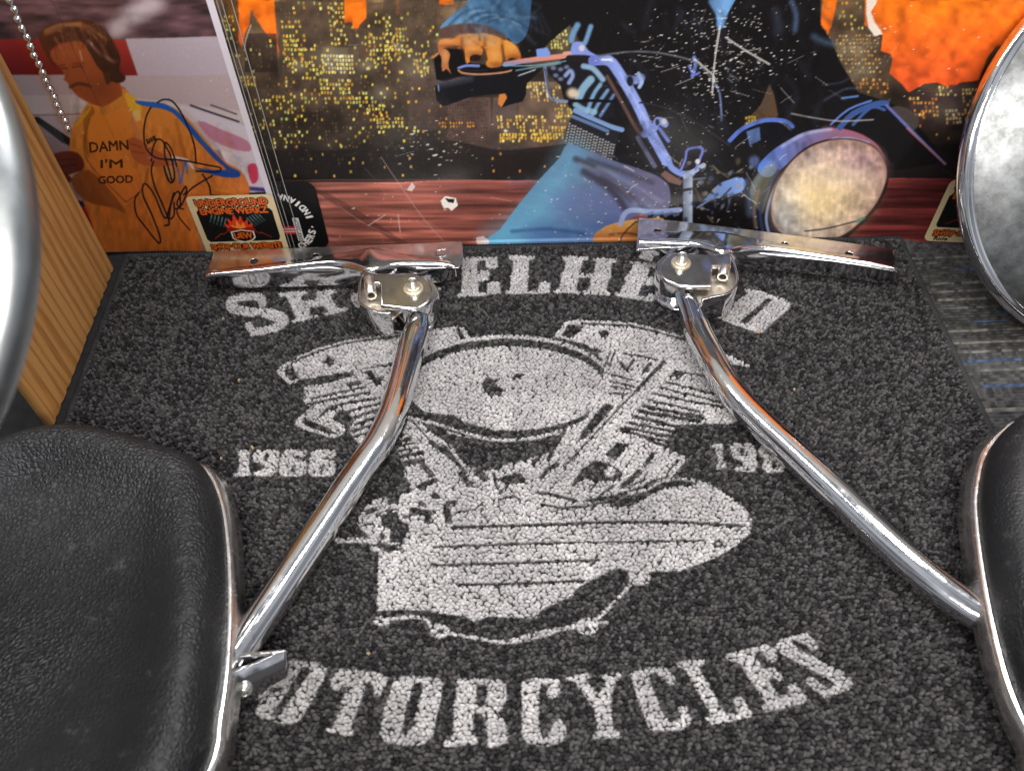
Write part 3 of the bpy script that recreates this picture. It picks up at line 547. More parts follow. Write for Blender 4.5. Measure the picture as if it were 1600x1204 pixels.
# windows, lit and dark, in blocks: x, y, columns, rows, step x, step y, share lit, colour
YEL = [(246,220,72),(238,196,70),(250,232,130),(228,160,60),(214,220,120)]
def wins(x, y, nx, ny, dx, dy, p, cols=YEL, w_=3.0, h_=4.3, slant=0.1):
    nx = max(2, int(nx / 1.18)); ny = max(2, int(ny / 1.1)); dx *= 1.2; dy *= 1.12
    for i in range(nx):
        for j in range(ny):
            if rnd.random() < p:
                a = x + i*dx + slant*j*dy + rnd.uniform(-.5,.5); b = y + j*dy + rnd.uniform(-.5,.5)
                ii, jj = int((b - pc.y0 + 2) * pc.s), int((a - pc.x0 + 1) * pc.s)
                if 0 <= ii < pc.h and 0 <= jj < pc.w and pc.a[ii, jj, 0] > 190 and pc.a[ii, jj, 2] < 60: continue      # no windows in the open sky
                c = rnd.choice(cols); f = rnd.uniform(.72,1.05); v = rnd.uniform(.75,1.2)
                pc.poly([(a,b),(a+w_*v,b),(a+w_*v+.3,b+h_),(a+.3,b+h_)], tuple(min(255,q*f) for q in c))
wins(340,-20,75,52,4.7,5.6,.34,[(104,86,60),(88,72,56),(120,96,62)],2.2,3.4); wins(1300,-10,50,44,4.7,5.6,.0)
wins(346,22,5,7,4.6,6,.6); wins(364,82,6,2,4,5,.6); wins(440,30,9,12,4.4,6.4,.62); wins(384,60,60,30,5.2,6.0,.06); wins(440,60,12,20,4.6,5.6,.3); wins(520,10,26,26,4.6,5.8,.10); wins(512,0,7,12,4.4,6.2,.62); wins(440,0,14,4,7,7,.22)
wins(502,82,13,6,3.9,5.6,.85,[(250,238,150),(246,226,110),(240,236,190)]); wins(500,120,15,5,4,5.6,.68); wins(508,148,15,3,4,5.4,.72); wins(472,92,9,5,4.4,5.2,.4)
wins(376,116,7,4,4.2,5,.75); wins(398,146,16,6,4.6,5.4,.38); wins(396,184,10,3,4.2,5,.5); wins(460,176,7,3,4.2,5,.6); wins(422,206,12,5,4.6,5.4,.28)
wins(574,22,9,8,4.6,5.6,.34); wins(570,52,9,9,4.6,6,.42); wins(600,60,8,6,4.4,5.6,.5); wins(613,40,7,6,4.2,5.2,.6); wins(645,38,10,14,4.2,5.2,.24)
wins(575,154,8,9,4.4,5,.5); wins(588,180,11,4,4,5.4,.8,[(226,200,90),(210,206,130),(238,190,80)]); wins(556,148,5,6,4.2,5.2,.5); wins(640,84,9,7,4.2,5,.4,[(232,160,70),(240,200,90)])
wins(440,210,40,8,5.4,6,.10); wins(360,160,8,14,5,6,.22); wins(600,200,40,6,5.4,6,.06)
DRK = [(74,52,48),(64,48,44)]
wins(690,150,22,16,3.4,4.6,.8,DRK,1.5,3,0); wins(686,188,16,2,3.6,4.8,.8,[(250,176,60),(238,150,60)],2.2,3.6,.05)
wins(822,126,9,7,4.1,4.6,.72,[(240,210,120),(246,226,150),(232,190,90)]); wins(776,178,26,9,4.1,4.8,.5,[(246,204,84),(236,176,70),(250,222,120)]); wins(780,206,22,3,4.1,5,.8,[(250,212,70),(244,186,60)]); wins(862,126,10,12,4,5,.55,[(236,222,120),(240,200,80)])
wins(858,44,8,7,4,4.6,.7,[(220,214,110),(236,224,130)])
wins(1304,52,16,12,4.4,5.6,.6,[(236,190,90),(240,160,66),(228,206,140)],2.2,3.2); wins(1308,0,9,8,4.6,6,.4); wins(1330,120,14,5,4.4,5.6,.5,[(240,180,80),(236,150,70)]); wins(1418,148,10,6,4.8,5.6,.5,[(240,190,90),(232,140,70)]); wins(1458,130,9,4,4.8,5,.5,[(236,214,130)]); wins(1474,166,11,5,4.2,5.6,.75,[(228,220,200),(236,200,110)]); wins(1500,134,8,6,4.4,5.4,.6,[(240,206,120)]); wins(1390,170,24,8,5,6,.16,[(236,150,60)]); wins(1540,130,40,14,5,6,.3)
for gx, gy, s_ in [(467,100,12),(520,86,22),(575,100,13),(598,142,14),(655,102,18),(620,70,9),(1330,75,22),(1340,110,16),(1480,170,20)]: pc.ell(gx, gy, s_, s_*.6, (236,226,190), .28, 1.0)
# dark foreground of the town and the parapet below it
pc.poly([(-140,235),(500,232),(640,222),(700,216),(780,232),(860,226),(900,225),(900,300),(-140,300)], (34,29,28), .82, 3); pc.poly([(1370,215),(1480,222),(1640,200),(1760,210),(1760,300),(1370,300)], (30,24,26), .8)
wins(1304,60,18,20,4.4,5.4,.3,[(120,96,66),(96,76,60)],2.0,3.0)
wins(430,236,50,7,5.6,6,.05,[(230,170,70),(236,200,80)]); wins(740,236,30,6,5.6,6,.05,[(230,150,60)])
BR_ = [(-140,276),(330,279),(440,282),(620,282),(700,279),(900,281),(1240,280),(1380,274),(1480,276),(1760,278),(1760,420),(-140,420)]
pc.poly(BR_, lin((420,0),(1500,0),(150,92,78),(110,44,44))); pc.grain(BR_, 0.75, 26, 51, (6, .22)); pc.grain(BR_, 0.4, 60, 53, (1.5, .8)); pc.grain(BR_, 0.25, 9, 58, (5, .3))
pp(Q2, [(430,850),(560,905),(700,985),(850,1085),(960,1150),(900,1150),(760,1060),(560,940)], (84,48,42), .5); pl(Q2, [(500,1055),(800,1062),(1400,1068)], 5, (84,46,44), .5); pl(Q2, [(330,842),(700,838),(1415,842)], 4, (176,120,100), .6)
# rider: jacket, sleeve
JK = (22, 19, 20)
pc.poly([(775,-240),(1280,-240),(1281,35),(1297,60),(1312,95),(1340,142),(1392,158),(1440,200),(1476,250),(1400,262),(1350,250),(1250,300),(1200,330),(1195,420),(1040,420),(1010,330),(980,270),(890,225),(884,200),(895,172),(880,150),(868,100),(905,60),(890,36),(860,62),(838,85),(800,100),(785,80),(800,40),(812,10)], JK)
pp(Q2, [(1075,130),(1095,100),(1140,60),(1200,15),(1240,-40),(1480,-60),(1500,60),(1480,160),(1430,200),(1380,160),(1280,118),(1160,105),(1100,120)], lin((690,40),(810,10),(96,142,182),(52,84,116)), 1, 3)
for q in range(9): pl(Q2, [(1120+q*34,112-q*4),(1190+q*30,50+q*5),(1260+q*28,30+q*12)], 9, [(36,58,84),(128,170,204)][q % 2], .6, 3, 4)
pp(Q2, [(1075,145),(1100,125),(1200,105),(1300,115),(1390,165),(1350,180),(1200,150),(1090,180)], (92,66,60), .95, 3)
# gloves and grip
pp(Q5, [(90,245),(150,175),(330,190),(400,300),(640,330),(830,270),(900,380),(700,420),(300,420),(180,455),(118,435)], (18,14,14))
GL = lin((690,60),(810,100), (196,118,62), (214,138,50))
pp(Q5, [(128,165),(140,120),(180,98),(250,102),(290,80),(330,66),(440,56),(490,52),(600,70),(680,108),(690,130),(330,185),(290,160),(200,170),(150,195)], GL, 1, 4)
pp(Q5, [(335,90),(400,75),(490,110),(510,160),(490,235),(440,230),(400,250),(395,290),(365,300),(350,200)], GL, 1, 4); pp(Q5, [(490,100),(600,95),(660,140),(668,200),(662,300),(640,330),(560,338),(530,310),(540,260),(520,190)], GL, 1, 4); pp(Q5, [(655,130),(700,108),(760,140),(800,185),(822,250),(800,270),(740,255),(690,280),(675,220)], lin((790,60),(810,90),(222,150,56),(190,110,50)), 1, 4)
pp(Q5, [(130,190),(190,185),(230,230),(215,320),(240,390),(200,350),(170,370),(160,320),(160,260)], (178,110,66), 1, 4); pp(Q5, [(85,245),(130,205),(140,225),(95,262)], (182,120,74))
for p_ in [[(300,165),(340,190),(350,260)],[(492,165),(520,200),(540,270)],[(662,150),(672,200),(690,280)],[(470,60),(480,110)]]: pl(Q5, p_, 12, (84,40,22), .8, 3, 5)
for x, y, rx, ry in [(200,120,60,18),(390,120,40,26),(580,130,52,30),(745,165,40,30),(600,230,36,40),(420,190,34,30),(190,240,20,40),(450,70,110,14)]: pc.ell(660+x/5.333, 40+y/5.333, rx/5.333, ry/5.333, (236,176,104), .5, .9)
for x, y, rx, ry in [(440,230,50,24),(620,315,50,22),(760,255,56,20),(230,165,80,14),(520,150,14,60),(665,170,12,60),(330,140,12,50)]: pc.ell(660+x/5.333, 40+y/5.333, rx/5.333, ry/5.333, (98,48,26), .55, .9)
pp(Q5, [(400,245),(440,230),(490,240),(470,280),(400,285)], (36,18,14), .9, 3)
pp(Q5, [(100,490),(140,468),(250,450),(420,410),(900,360),(1000,340),(870,470),(862,560),(835,620),(720,650),(660,672),(640,560),(420,575),(210,650),(165,655),(120,610)], (20,19,23)); pl(Q5, [(140,480),(250,458),(400,425)], 44, (70,74,92), .75, 3, 26); pp(Q5, [(640,560),(690,556),(705,590),(660,670),(628,640)], (206,124,60)); pl(Q5, [(132,480),(138,530)], 10, (120,140,180))
PW = (124,138,205)
pl(Q5, [(300,360),(340,385),(480,395),(660,380),(740,362)], 14, (196,140,104)); pl(Q5, [(300,345),(360,325),(470,325)], 20, PW); pl(Q5, [(300,352),(420,365),(540,360)], 10, (40,36,40))
pl(Q5, [(690,310),(830,285),(1000,262),(1250,228)], 42, lin((790,90),(790,101),(214,140,122),(112,132,190)), 1, 3); pl(Q5, [(670,318),(900,322),(1200,280)], 10, (126,182,200), .8); pl(Q5, [(780,362),(900,340),(1150,300)], 12, (120,160,180), .8)
pp(Q5, [(945,185),(1040,170),(1065,215),(1060,245),(955,250)], (120,150,215)); pl(Q5, [(800,405),(940,355)], 7, (236,236,236)); pp(Q5, [(1170,205),(1240,195),(1250,225),(1170,225)], (206,156,150))
pp(Q5, [(1245,140),(1300,115),(1340,130),(1380,190),(1450,230),(1440,250),(1250,235)], (128,146,214), 1, 3); pc.ell(660+1325/5.333, 40+170/5.333, 4.5, 5, (205,190,200)); pl(Q5, [(1290,-20),(1250,60),(1240,110)], 50, (110,154,196), .9, 3, 10); pl(Q5, [(1400,-10),(1370,80),(1350,130)], 40, (118,160,205), .9, 3, 8)
# engine-side shirt, cables and tube clutter
pp(Q5, [(1010,350),(1180,300),(1350,300),(1480,380),(1580,480),(1600,740),(1500,760),(1300,700),(1250,650),(1230,560),(1100,440)], (26,26,32))
for p_, w_, c in [([(1340,320),(1420,340),(1500,430)],46,(148,182,214)),([(1400,430),(1340,500),(1300,580)],66,(142,180,208)),([(1190,400),(1230,360),(1250,400),(1220,460)],34,(150,166,214)),([(1480,470),(1420,560),(1370,700)],34,(128,170,206)),([(1540,520),(1470,620),(1410,730)],30,(122,160,200)),([(1590,560),(1540,640),(1480,730)],26,(110,140,190)),([(1275,640),(1340,680),(1430,700)],50,(140,178,206))]: pl(Q5, p_, w_, c, .9, 4, 8)
pl(Q5, [(1020,340),(1030,420),(1050,540),(1090,600),(1200,615)], 26, (120,134,170)); pl(Q5, [(1020,345),(1036,430),(1056,545),(1096,606)], 8, (44,44,60)); pc.ell(660+1250/5.333, 40+545/5.333, 9, 8, (226,206,176), .9, .4)
for p_ in [(1090,340),(1150,350),(1200,330),(1110,400),(1150,430)]: pc.ell(660+p_[0]/5.333, 40+p_[1]/5.333, 4, 3, (130,140,176), .8, .5)
pl(Q5, [(1240,610),(1420,605),(1600,615)], 24, (14,14,18))
# belt
pp(Q5, [(1260,690),(1340,720),(1480,780),(1600,830),(1640,860),(1600,1060),(1480,1050),(1330,1010),(1190,960),(1180,920),(1220,790)], (34,34,40))
pl(Q5, [(1270,690),(1400,750),(1560,820),(1660,850)], 40, (122,150,196)); pl(Q5, [(1255,740),(1380,790),(1540,860)], 30, (96,118,160)); pl(Q5, [(1262,722),(1400,775),(1560,845)], 9, (20,20,28))
for i in range(17):
    for j in range(7): pc.ell(660+(1225+i*23-j*5)/5.333, 40+(800+i*11+j*24+6*(i%2))/5.333, 1.8, 1.5, (196,192,190), .85)
pl(Q5, [(1185,960),(1330,1015),(1500,1060),(1600,1075)], 14, (90,90,100))
# jeans
JE = cr(*Q3, [(180,1145),(240,1080),(330,960),(430,840),(520,740),(560,670),(640,690),(760,740),(900,785),(1000,830),(1040,880),(1030,980),(900,1000),(830,1040),(760,1080),(690,1145)])
pc.poly(JE, lin((780,360),(1010,300),(98,158,192),(94,90,118)), 1, 3)
pl(Q3, [(230,1120),(420,1000),(520,840),(590,720)], 120, (112,180,210), .5, 4, 60); pl(Q3, [(420,1100),(620,1090),(800,1040)], 90, (62,88,150), .5, 4, 50); pl(Q3, [(560,960),(700,940),(820,980)], 110, (104,110,164), .5, 4, 60)
for p_, w_, a_ in [([(600,740),(720,800),(860,930)],28,.7),([(660,740),(800,790),(960,850)],18,.6),([(640,800),(760,880),(830,970)],34,.7),([(720,830),(840,900),(930,980)],22,.5)]: pl(Q3, p_, w_, (52,46,54), a_, 4, 10)
for p_ in [[(620,760),(760,830),(880,950)],[(700,780),(850,850),(1000,940)]]: pl(Q3, p_, 14, (176,166,190), .35, 4, 10)
pl(Q3, [(300,1085),(480,1075),(640,1095)], 12, (36,60,110), .6, 4, 8)
pp(Q3, [(680,1125),(740,1060),(830,1035),(890,1025),(1010,1020),(1010,1130),(890,1135)], lin((0,340),(0,372),(222,160,80),(168,100,44)), 1, 2); pl(Q3, [(760,1100),(840,1092),(900,1100)], 12, (120,66,30), .8)
pl(Q3, [(810,1050),(830,1000),(870,982),(960,990),(1090,980)], 24, (150,160,196), .95); pl(Q3, [(800,1130),(880,1040),(1000,1010)], 8, (20,18,24), .6)
for i in range(11): pc.ell(700+(930+i*15)/3.01, (1005-(i%3)*5)/3.01, 2.6, 3, (96,110,150), .8)
# handlebar riser and fork
pl(Q6, [(-40,110),(100,115),(190,190),(270,330),(330,460),(400,590),(460,730)], 46, (30,26,30)); pl(Q6, [(180,210),(270,370),(340,500),(385,560)], 20, (104,74,68), .9)
pl(Q6, [(100,118),(190,118),(250,190),(310,290),(370,400),(420,510),(480,620),(530,710)], 62, lin((930,100),(960,92),(104,118,190),(140,158,226))); pl(Q6, [(150,112),(205,112)], 12, (230,230,230)); pl(Q6, [(255,190),(330,320),(420,500)], 10, (176,190,236), .7)
pl(Q6, [(360,570),(460,740)], 26, (96,100,128), .9); pl(Q6, [(310,230),(350,235),(380,220)], 50, (116,134,190)); pl(Q6, [(365,195),(385,240),(370,275)], 22, (158,178,222)); pc.ell(900+315/3.763, 60+240/3.763, 5, 8, (24,24,34))
pl(Q6, [(400,550),(450,525),(480,470),(520,490)], 44, (124,140,205)); pl(Q6, [(490,520),(540,590)], 22, (116,130,200)); pc.ell(900+515/3.763, 60+475/3.763, 4.5, 5, (196,190,190)); pc.ell(900+475/3.763, 60+480/3.763, 3, 5, (26,26,36)); pl(Q6, [(540,700),(560,750),(620,785),(680,780)], 36, (126,146,210))
pp(Q6, [(495,790),(520,765),(625,830),(610,855),(540,835)], (112,84,76)); pl(Q6, [(655,800),(655,1100)], 56, lin((1066,0),(1082,0),(96,104,120),(172,184,204)), 1, 0); pl(Q6, [(640,800),(690,770),(745,735)], 30, (160,172,196)); pl(Q6, [(622,885),(700,870)], 16, (40,38,42))
pl(Q6, [(610,770),(640,700),(655,640),(740,635),(715,720),(700,760)], 15, (112,122,196)); pc.ell(900+712/3.763, 60+712/3.763, 4, 4, (210,206,210)); pl(Q6, [(130,90),(280,70),(420,68),(560,88),(700,130),(790,220),(840,310),(852,470)], 11, (92,96,104)); pl(Q6, [(800,240),(840,310),(852,470)], 9, (104,124,170)); pl(Q6, [(370,365),(520,395),(700,480),(900,620)], 10, (46,44,50)); pl(Q6, [(690,100),(700,140),(680,210)], 22, (104,120,196)); pl(Q6, [(660,150),(690,200),(720,190)], 14, (104,120,196))
pp(Q6, [(705,995),(760,930),(830,850),(900,820),(960,805),(995,840),(975,890),(920,910),(800,940)], lin((1100,300),(1160,280),(96,118,160),(120,150,214)), 1, 3); pp(Q6, [(1000,900),(1050,800),(1129,740),(1129,1000),(1020,1000)], (120,112,72), .55, 3)
pc.ell(900+1045/3.763, 60+715/3.763, 8, 9, (86,104,150), .9, .4); pp(Q4, [(345,900),(390,900),(420,1040),(380,1040),(350,990)], (150,110,94), .9, 3)
for _ in range(90):                              # crowded metalwork between fork and lamp
    x, y = rnd.gauss(1120, 45), rnd.gauss(300, 38)
    if 1070 < x < 1215: pc.ell(x, y, rnd.uniform(1,6), rnd.uniform(1,4), rnd.choice([(30,34,52),(70,84,120),(118,128,150),(150,140,126),(12,12,16),(12,12,16),(90,76,56)]), .7, .4, rnd.uniform(0,3))
for _ in range(26):
    x, y = rnd.uniform(1080,1200), rnd.uniform(255,365); a = rnd.uniform(-1,2.4); L = rnd.uniform(10,36); pc.line([(x,y),(x+L*math.cos(a),y+L*math.sin(a))], rnd.uniform(1,3.4), rnd.choice([(64,74,104),(120,126,140),(14,14,18),(98,86,66)]), .7)
# gauge and small window patch by the lamp
pp(Q4, [(300,600),(330,545),(400,470),(440,375),(460,420),(480,520),(430,560),(350,580)], (96,72,52), .9); wins(1050+330/2.909, 520/2.909, 5, 5, 3.6, 4.6, .8, [(238,206,60)]); pp(Q4, [(260,640),(330,560),(450,525),(540,555),(560,620),(440,650),(340,640)], (18,17,22)); pl(Q4, [(260,630),(320,575),(420,540),(510,545),(545,570)], 20, (90,116,196)); pp(Q4, [(335,590),(395,570),(400,630),(350,655)], (92,116,170), .9)
# headlamp
pp(Q4, [(345,1000),(330,900),(370,800),(430,720),(520,640),(600,590),(680,570),(780,575),(870,600),(945,655),(978,750),(972,840),(930,935),(850,1025),(760,1090),(600,1100),(420,1065)], (22,21,26), 1, 4)
pp(Q4, [(385,760),(440,690),(530,630),(620,590),(760,578),(860,605),(930,650),(965,720),(900,650),(800,625),(700,630),(600,670),(500,760),(430,800)], lin((1185,260),(1380,215),(84,124,206),(168,92,96)), 1, 4); pl(Q4, [(700,580),(780,590),(860,615)], 26, (180,96,120), .5, 4, 12)
pp(Q4, [(350,860),(400,770),(470,740),(450,830),(420,930),(400,960)], (122,120,84), .6, 3)
pl(Q4, [(440,1060),(425,980),(450,880),(520,760),(600,690),(700,640),(800,622),(890,640)], 12, (150,168,214), .85, 5); pl(Q4, [(412,1050),(398,960),(420,870),(480,770)], 14, (52,62,96), .9, 4, 5); pl(Q4, [(378,1020),(372,940),(392,860)], 16, (150,120,104), .6, 4, 6)
LENS = [(450,950),(462,870),(500,790),(560,715),(640,660),(740,632),(840,635),(915,665),(955,720),(968,790),(940,880),(890,960),(820,1030),(740,1075),(640,1088),(540,1072),(470,1020)]
pp(Q4, [(x + (x-710)*.03, y + (y-850)*.03) for x, y in LENS], (26,26,34), 1, 4); pp(Q4, [(x + (x-710)*.012, y + (y-850)*.012) for x, y in LENS], (150,96,70), 1, 4)
pp(Q4, LENS, lin((1210,330),(1380,230),(196,184,176),(190,150,132)), 1, 4); pc.ell(1050+680/2.909, 900/2.909, 55, 40, (232,200,140), .7, .8); pc.ell(1050+870/2.909, 720/2.909, 30, 18, (176,140,150), .5, .8); pc.ell(1050+520/2.909, 960/2.909, 22, 34, (170,180,190), .5, .8)
LP_ = cr(*Q4, LENS); pc.grain(LP_, 0.14, 7, 61, (.6, 4)); pc.grain(LP_, 0.35, 16, 62); pc.grain(LP_, 0.2, 6, 63)
pc.ell(1050+650/2.909, 880/2.909, 36, 26, (244,216,160), .6, .9); pc.ell(1050+760/2.909, 800/2.909, 40, 14, (236,214,190), .4, .9)
for q_ in range(len(LENS)): pl(Q4, [LENS[q_-1], LENS[q_]], 40, (120,84,70), .16, 0, 20)
pl(Q4, [(352,960),(356,880),(400,790),(470,720)], 30, (150,170,210), .35, 4, 14); pl(Q4, [(500,660),(600,605),(720,582)], 14, (190,206,236), .6, 4, 6)
for i in range(34):
    x = 470 + i * 15; top = 660 + abs(i - 17) ** 1.9 * .55; pl(Q4, [(x, top + 20), (x - 16, 850), (x - 40, 1040 - abs(i-16)*7)], 3, (236,220,196) if i % 2 else (140,110,96), .13, 3, 1)
pl(Q4, [(600,1040),(700,1030),(830,1000)], 7, (40,32,30), .7); pl(Q4, [(840,1000),(870,985)], 16, (70,140,120), .6)
# front indicator, brake lever and hand on the right
pp(Q4, [(700,430),(800,420),(920,445),(1060,500),(1110,540),(1090,640),(1020,720),(980,720),(960,660),(860,600),(740,560)], (24,22,24), 1, 3); pp(Q4, [(990,480),(1060,480),(1115,530),(1090,580),(1040,550)], (76,66,62), .9, 3); pl(Q4, [(760,575),(820,510),(920,465),(970,460)], 26, (62,88,146)); pl(Q4, [(720,560),(800,490),(900,450)], 10, (90,120,190)); pl(Q4, [(820,560),(900,480),(960,490)], 14, (64,90,150)); pl(Q4, [(970,470),(1060,560),(1150,650),(1235,735)], 12, (104,112,176)); pl(Q4, [(1060,570),(1160,665),(1235,735)], 5, (196,110,90)); pl(Q4, [(540,510),(640,530),(760,545),(910,535)], 7, (176,170,166), .8)
# folds and light on the jacket
for p_, c in [([(180,0),(215,60),(215,105)],(104,156,216)),([(250,-20),(220,100)],(104,150,206))]: pl(Q4, p_, 34, c, .9, 3, 6)
pp(Q4, [(185,-40),(300,-40),(240,70),(215,110),(200,80)], (116,166,220), .9); pl(Q4, [(540,0),(560,60),(555,130)], 24, (84,110,150), .7, 3, 8); pl(Q4, [(470,40),(480,130)], 34, (70,84,104), .45, 3, 16); pl(Q4, [(640,160),(685,182),(725,192)], 26, (96,130,166), .5, 3, 14); pl(Q4, [(690,450),(780,400),(840,395)], 10, (60,66,84), .8, 3, 4); pl(Q4, [(680,380),(760,370),(800,350)], 8, (60,66,84), .7, 3, 4); pl(Q4, [(770,440),(840,430)], 10, (90,130,190), .9)
for i in range(6): pl(Q2, [(1420+i*26,20+i*8),(1460+i*20,80),(1440+i*30,140)], 10, (58,72,92), .35, 3, 8)
for _ in range(130):                             # airbrushed sheen and creases in the leather jacket
    x, y = rnd.uniform(960, 1290), rnd.uniform(-20, 230); a = rnd.uniform(.6, 2.0); L = rnd.uniform(14, 60)
    if x - 900 > y * .25: pc.line([(x, y), (x + L*.5*math.cos(a) + rnd.uniform(-6,6), y + L*.5*math.sin(a)), (x + L*math.cos(a), y + L*math.sin(a))], rnd.uniform(2, 9), rnd.choice([(44,48,60),(8,8,10),(56,66,86),(34,30,34)]), rnd.uniform(.12,.35), 4, 4)
for _ in range(60):                              # denim grain on sleeve and jeans
    x, y = rnd.uniform(790, 1030), rnd.uniform(240, 372); pc.line([(x,y),(x+rnd.uniform(6,26),y+rnd.uniform(-10,14)),(x+rnd.uniform(20,50),y+rnd.uniform(-6,30))], rnd.uniform(2,6), rnd.choice([(150,200,224),(58,86,140),(120,130,190)]), .10, 3, 4)
for _ in range(80):                              # folds in the turned-back sleeve
    x, y = rnd.uniform(705, 830), rnd.uniform(-20, 45); pc.line([(x,y),(x+rnd.uniform(-14,18),y+rnd.uniform(6,16)),(x+rnd.uniform(-20,34),y+rnd.uniform(14,34))], rnd.uniform(1.5,5), rnd.choice([(150,186,212),(30,46,66),(84,122,156),(20,26,36)]), .2, 3, 3)
pc.blur(1)
# wear: flakes and scratches where the print has come off
def flakes(cx, cy, rx, ry, n, s0=.4, s1=1.8, c=(226,220,214)):
    for _ in range(n):
        x = rnd.gauss(cx, rx); y = rnd.gauss(cy, ry); s_ = rnd.uniform(s0, s1) * rnd.random() ** .6; a = rnd.uniform(0, 6.28)
        pc.poly([(x + s_*(1+rnd.random())*math.cos(a+t_), y + s_*math.sin(a+t_)*rnd.uniform(.3,.9)) for t_ in (0, 1.3, 2.2, 3.4, 4.6, 5.5)], c, rnd.uniform(.55,.95))
flakes(1110,60,60,45,420); flakes(1120,95,26,40,170,.5,2.4); flakes(1180,90,30,18,120); flakes(1040,160,70,60,240,.3,1.5); flakes(1100,250,70,60,200,.3,1.5); flakes(930,320,90,40,150,.5,2.2,(214,200,196)); flakes(690,228,50,16,70,.7,3.2); flakes(1270,50,60,60,90,.3,1.2); flakes(1000,330,120,30,90,.4,2); flakes(600,120,220,90,110,.3,1.3,(206,196,180)); flakes(1430,60,60,50,50,.4,2); flakes(560,320,70,30,34,.5,2)
for p_ in [[(1195,230),(1185,330),(1180,420)],[(1215,110),(1195,230)],[(1240,160),(1330,220),(1440,285)],[(1100,260),(1180,330),(1190,360)]]:
    q_ = cr(*Q4, [(x-1000,y) for x, y in p_]); pc.line(q_, 2.6, (222,216,208), .8, 5)
for _ in range(46):
    x, y = rnd.uniform(960,1300), rnd.uniform(0,300); a = rnd.uniform(-1.2,1.2); L = rnd.uniform(6,34); pc.line([(x,y),(x+L*.5*math.cos(a)+rnd.uniform(-2,2),y+L*.5*math.sin(a)),(x+L*math.cos(a),y+L*math.sin(a))], rnd.uniform(.5,1.4), (214,206,198), rnd.uniform(.3,.85))
for _ in range(30):
    x, y = rnd.uniform(380,1500), rnd.uniform(0,370); a = rnd.uniform(-1.2,1.2); L = rnd.uniform(8,40); pc.line([(x,y),(x+L*math.cos(a),y+L*math.sin(a))], rnd.uniform(.4,.9), (220,212,200), rnd.uniform(.2,.5))
pp(Q4, [(880,-40),(930,0),(900,50),(920,100),(955,150),(920,160),(890,120),(880,60)], (238,226,212), .95); flakes(1365,40,8,18,40,.5,2.4)
pl(Q2, [(800,730),(880,850),(1000,1020),(1090,1120)], 3, (196,170,160), .7); pl(Q2, [(160,230),(165,180),(190,110)], 6, (190,176,160), .8); pl(Q2, [(600,960),(740,1050),(900,1110)], 3, (200,170,160), .5); pl(Q2, [(820,1000),(740,1050)], 5, (220,200,196), .7); pl(Q2, [(880,1000),(890,1080)], 5, (216,196,190), .7)
pp(Q2, [(1080,935),(1100,915),(1150,925),(1160,960),(1130,985),(1115,970),(1095,972),(1085,955)], (232,222,210), 1); pp(Q2, [(1100,925),(1145,930),(1140,948),(1115,945)], (16,14,14)); pp(Q2, [(920,885),(945,850),(960,870),(945,892)], (220,200,196), .9); pp(Q2, [(1245,1110),(1280,1105),(1310,1130),(1280,1160),(1250,1140)], (226,208,200), .8)
pc.a += np.random.default_rng(3).normal(0, 3.0, pc.a.shape[:2])[..., None]
root = print_sheet('poster', -0.56, 0.565, -0.004, 0.40, 0.00105, 0.0, by_px(pc), M_POSTER, None, 0.004)
tag(root, 'worn glossy poster of a rider on a blue motorcycle before an orange night skyline', 'poster'); del pc

# ------------------------------------------------------------------ signed photograph in a clear sleeve
fc = Canvas(-180, -120, 470, 430, 2.2, 3, (150, 120, 118))
S1 = (60, 20, 4.0139); S0 = (0, 0, 3.01)
def fp(o, pts, col, a=1.0, sm=0): fc.poly(cr(*o, pts), col, a, sm)
def fl(o, pts, wd, col, a=1.0, sm=3, soft=0.0): fc.line(cr(*o, pts), wd / o[2], col, a, sm, soft / o[2])
fc.poly([(-180,-120),(470,-120),(470,60),(-180,60)], (88,62,66)); fc.grain([(-180,-120),(470,-120),(470,60),(-180,60)], .8, 18, 71, (2,.6))
for i in range(26):
    u = rnd.random(); fc.ell(178 + 62*u + rnd.gauss(0,7), 48 - 52*u + rnd.gauss(0,6), rnd.uniform(6,15), rnd.uniform(5,11), (208,190,192), .4, .9)
fp(S0, [(-600,170),(200,165),(600,165),(660,335),(-600,335)], lin((0,50),(0,112),(176,52,46),(122,24,28))); fp(S0, [(600,160),(1000,150),(1300,150),(1300,330),(660,335)], (188,172,180)); fp(S0, [(-600,335),(1300,330),(1300,700),(-600,560)], (186,164,166)); fp(S0, [(-600,440),(560,425),(1300,520),(1300,560),(-600,500)], (206,190,184), .7, 0); fl(S0, [(-300,520),(200,522),(400,516)], 8, (140,110,100), .8)
fp(S0, [(860,470),(1000,500),(1140,560),(1300,640),(1300,1000),(1150,900),(1000,600)], (206,192,200)); fl(S0, [(905,470),(1000,505),(1130,550)], 8, (36,34,48)); fl(S0, [(1000,470),(1120,515)], 6, (60,52,64)); fp(S0, [(940,540),(1060,590),(1170,640),(1180,690),(1080,670),(990,620)], (182,110,134), .85, 3); fp(S0, [(1170,760),(1210,750),(1220,820),(1190,840)], (198,40,70), .9, 3); fl(S0, [(1140,860),(1260,872)], 18, (60,50,120)); fp(S0, [(1000,890),(1300,880),(1300,1300),(1000,1200)], (22,18,26))
fp(S0, [(150,535),(190,530),(340,630),(340,665),(300,650)], (24,18,22)); fp(S0, [(-600,560),(190,560),(340,680),(420,930),(-600,930)], (150,124,124), .8); fp(S0, [(-600,925),(380,925),(520,940),(540,960),(-600,955)], (28,32,70)); fp(S0, [(-600,952),(560,952),(600,1300),(-600,1300)], lin((0,318),(0,390),(176,20,30),(120,10,18)))
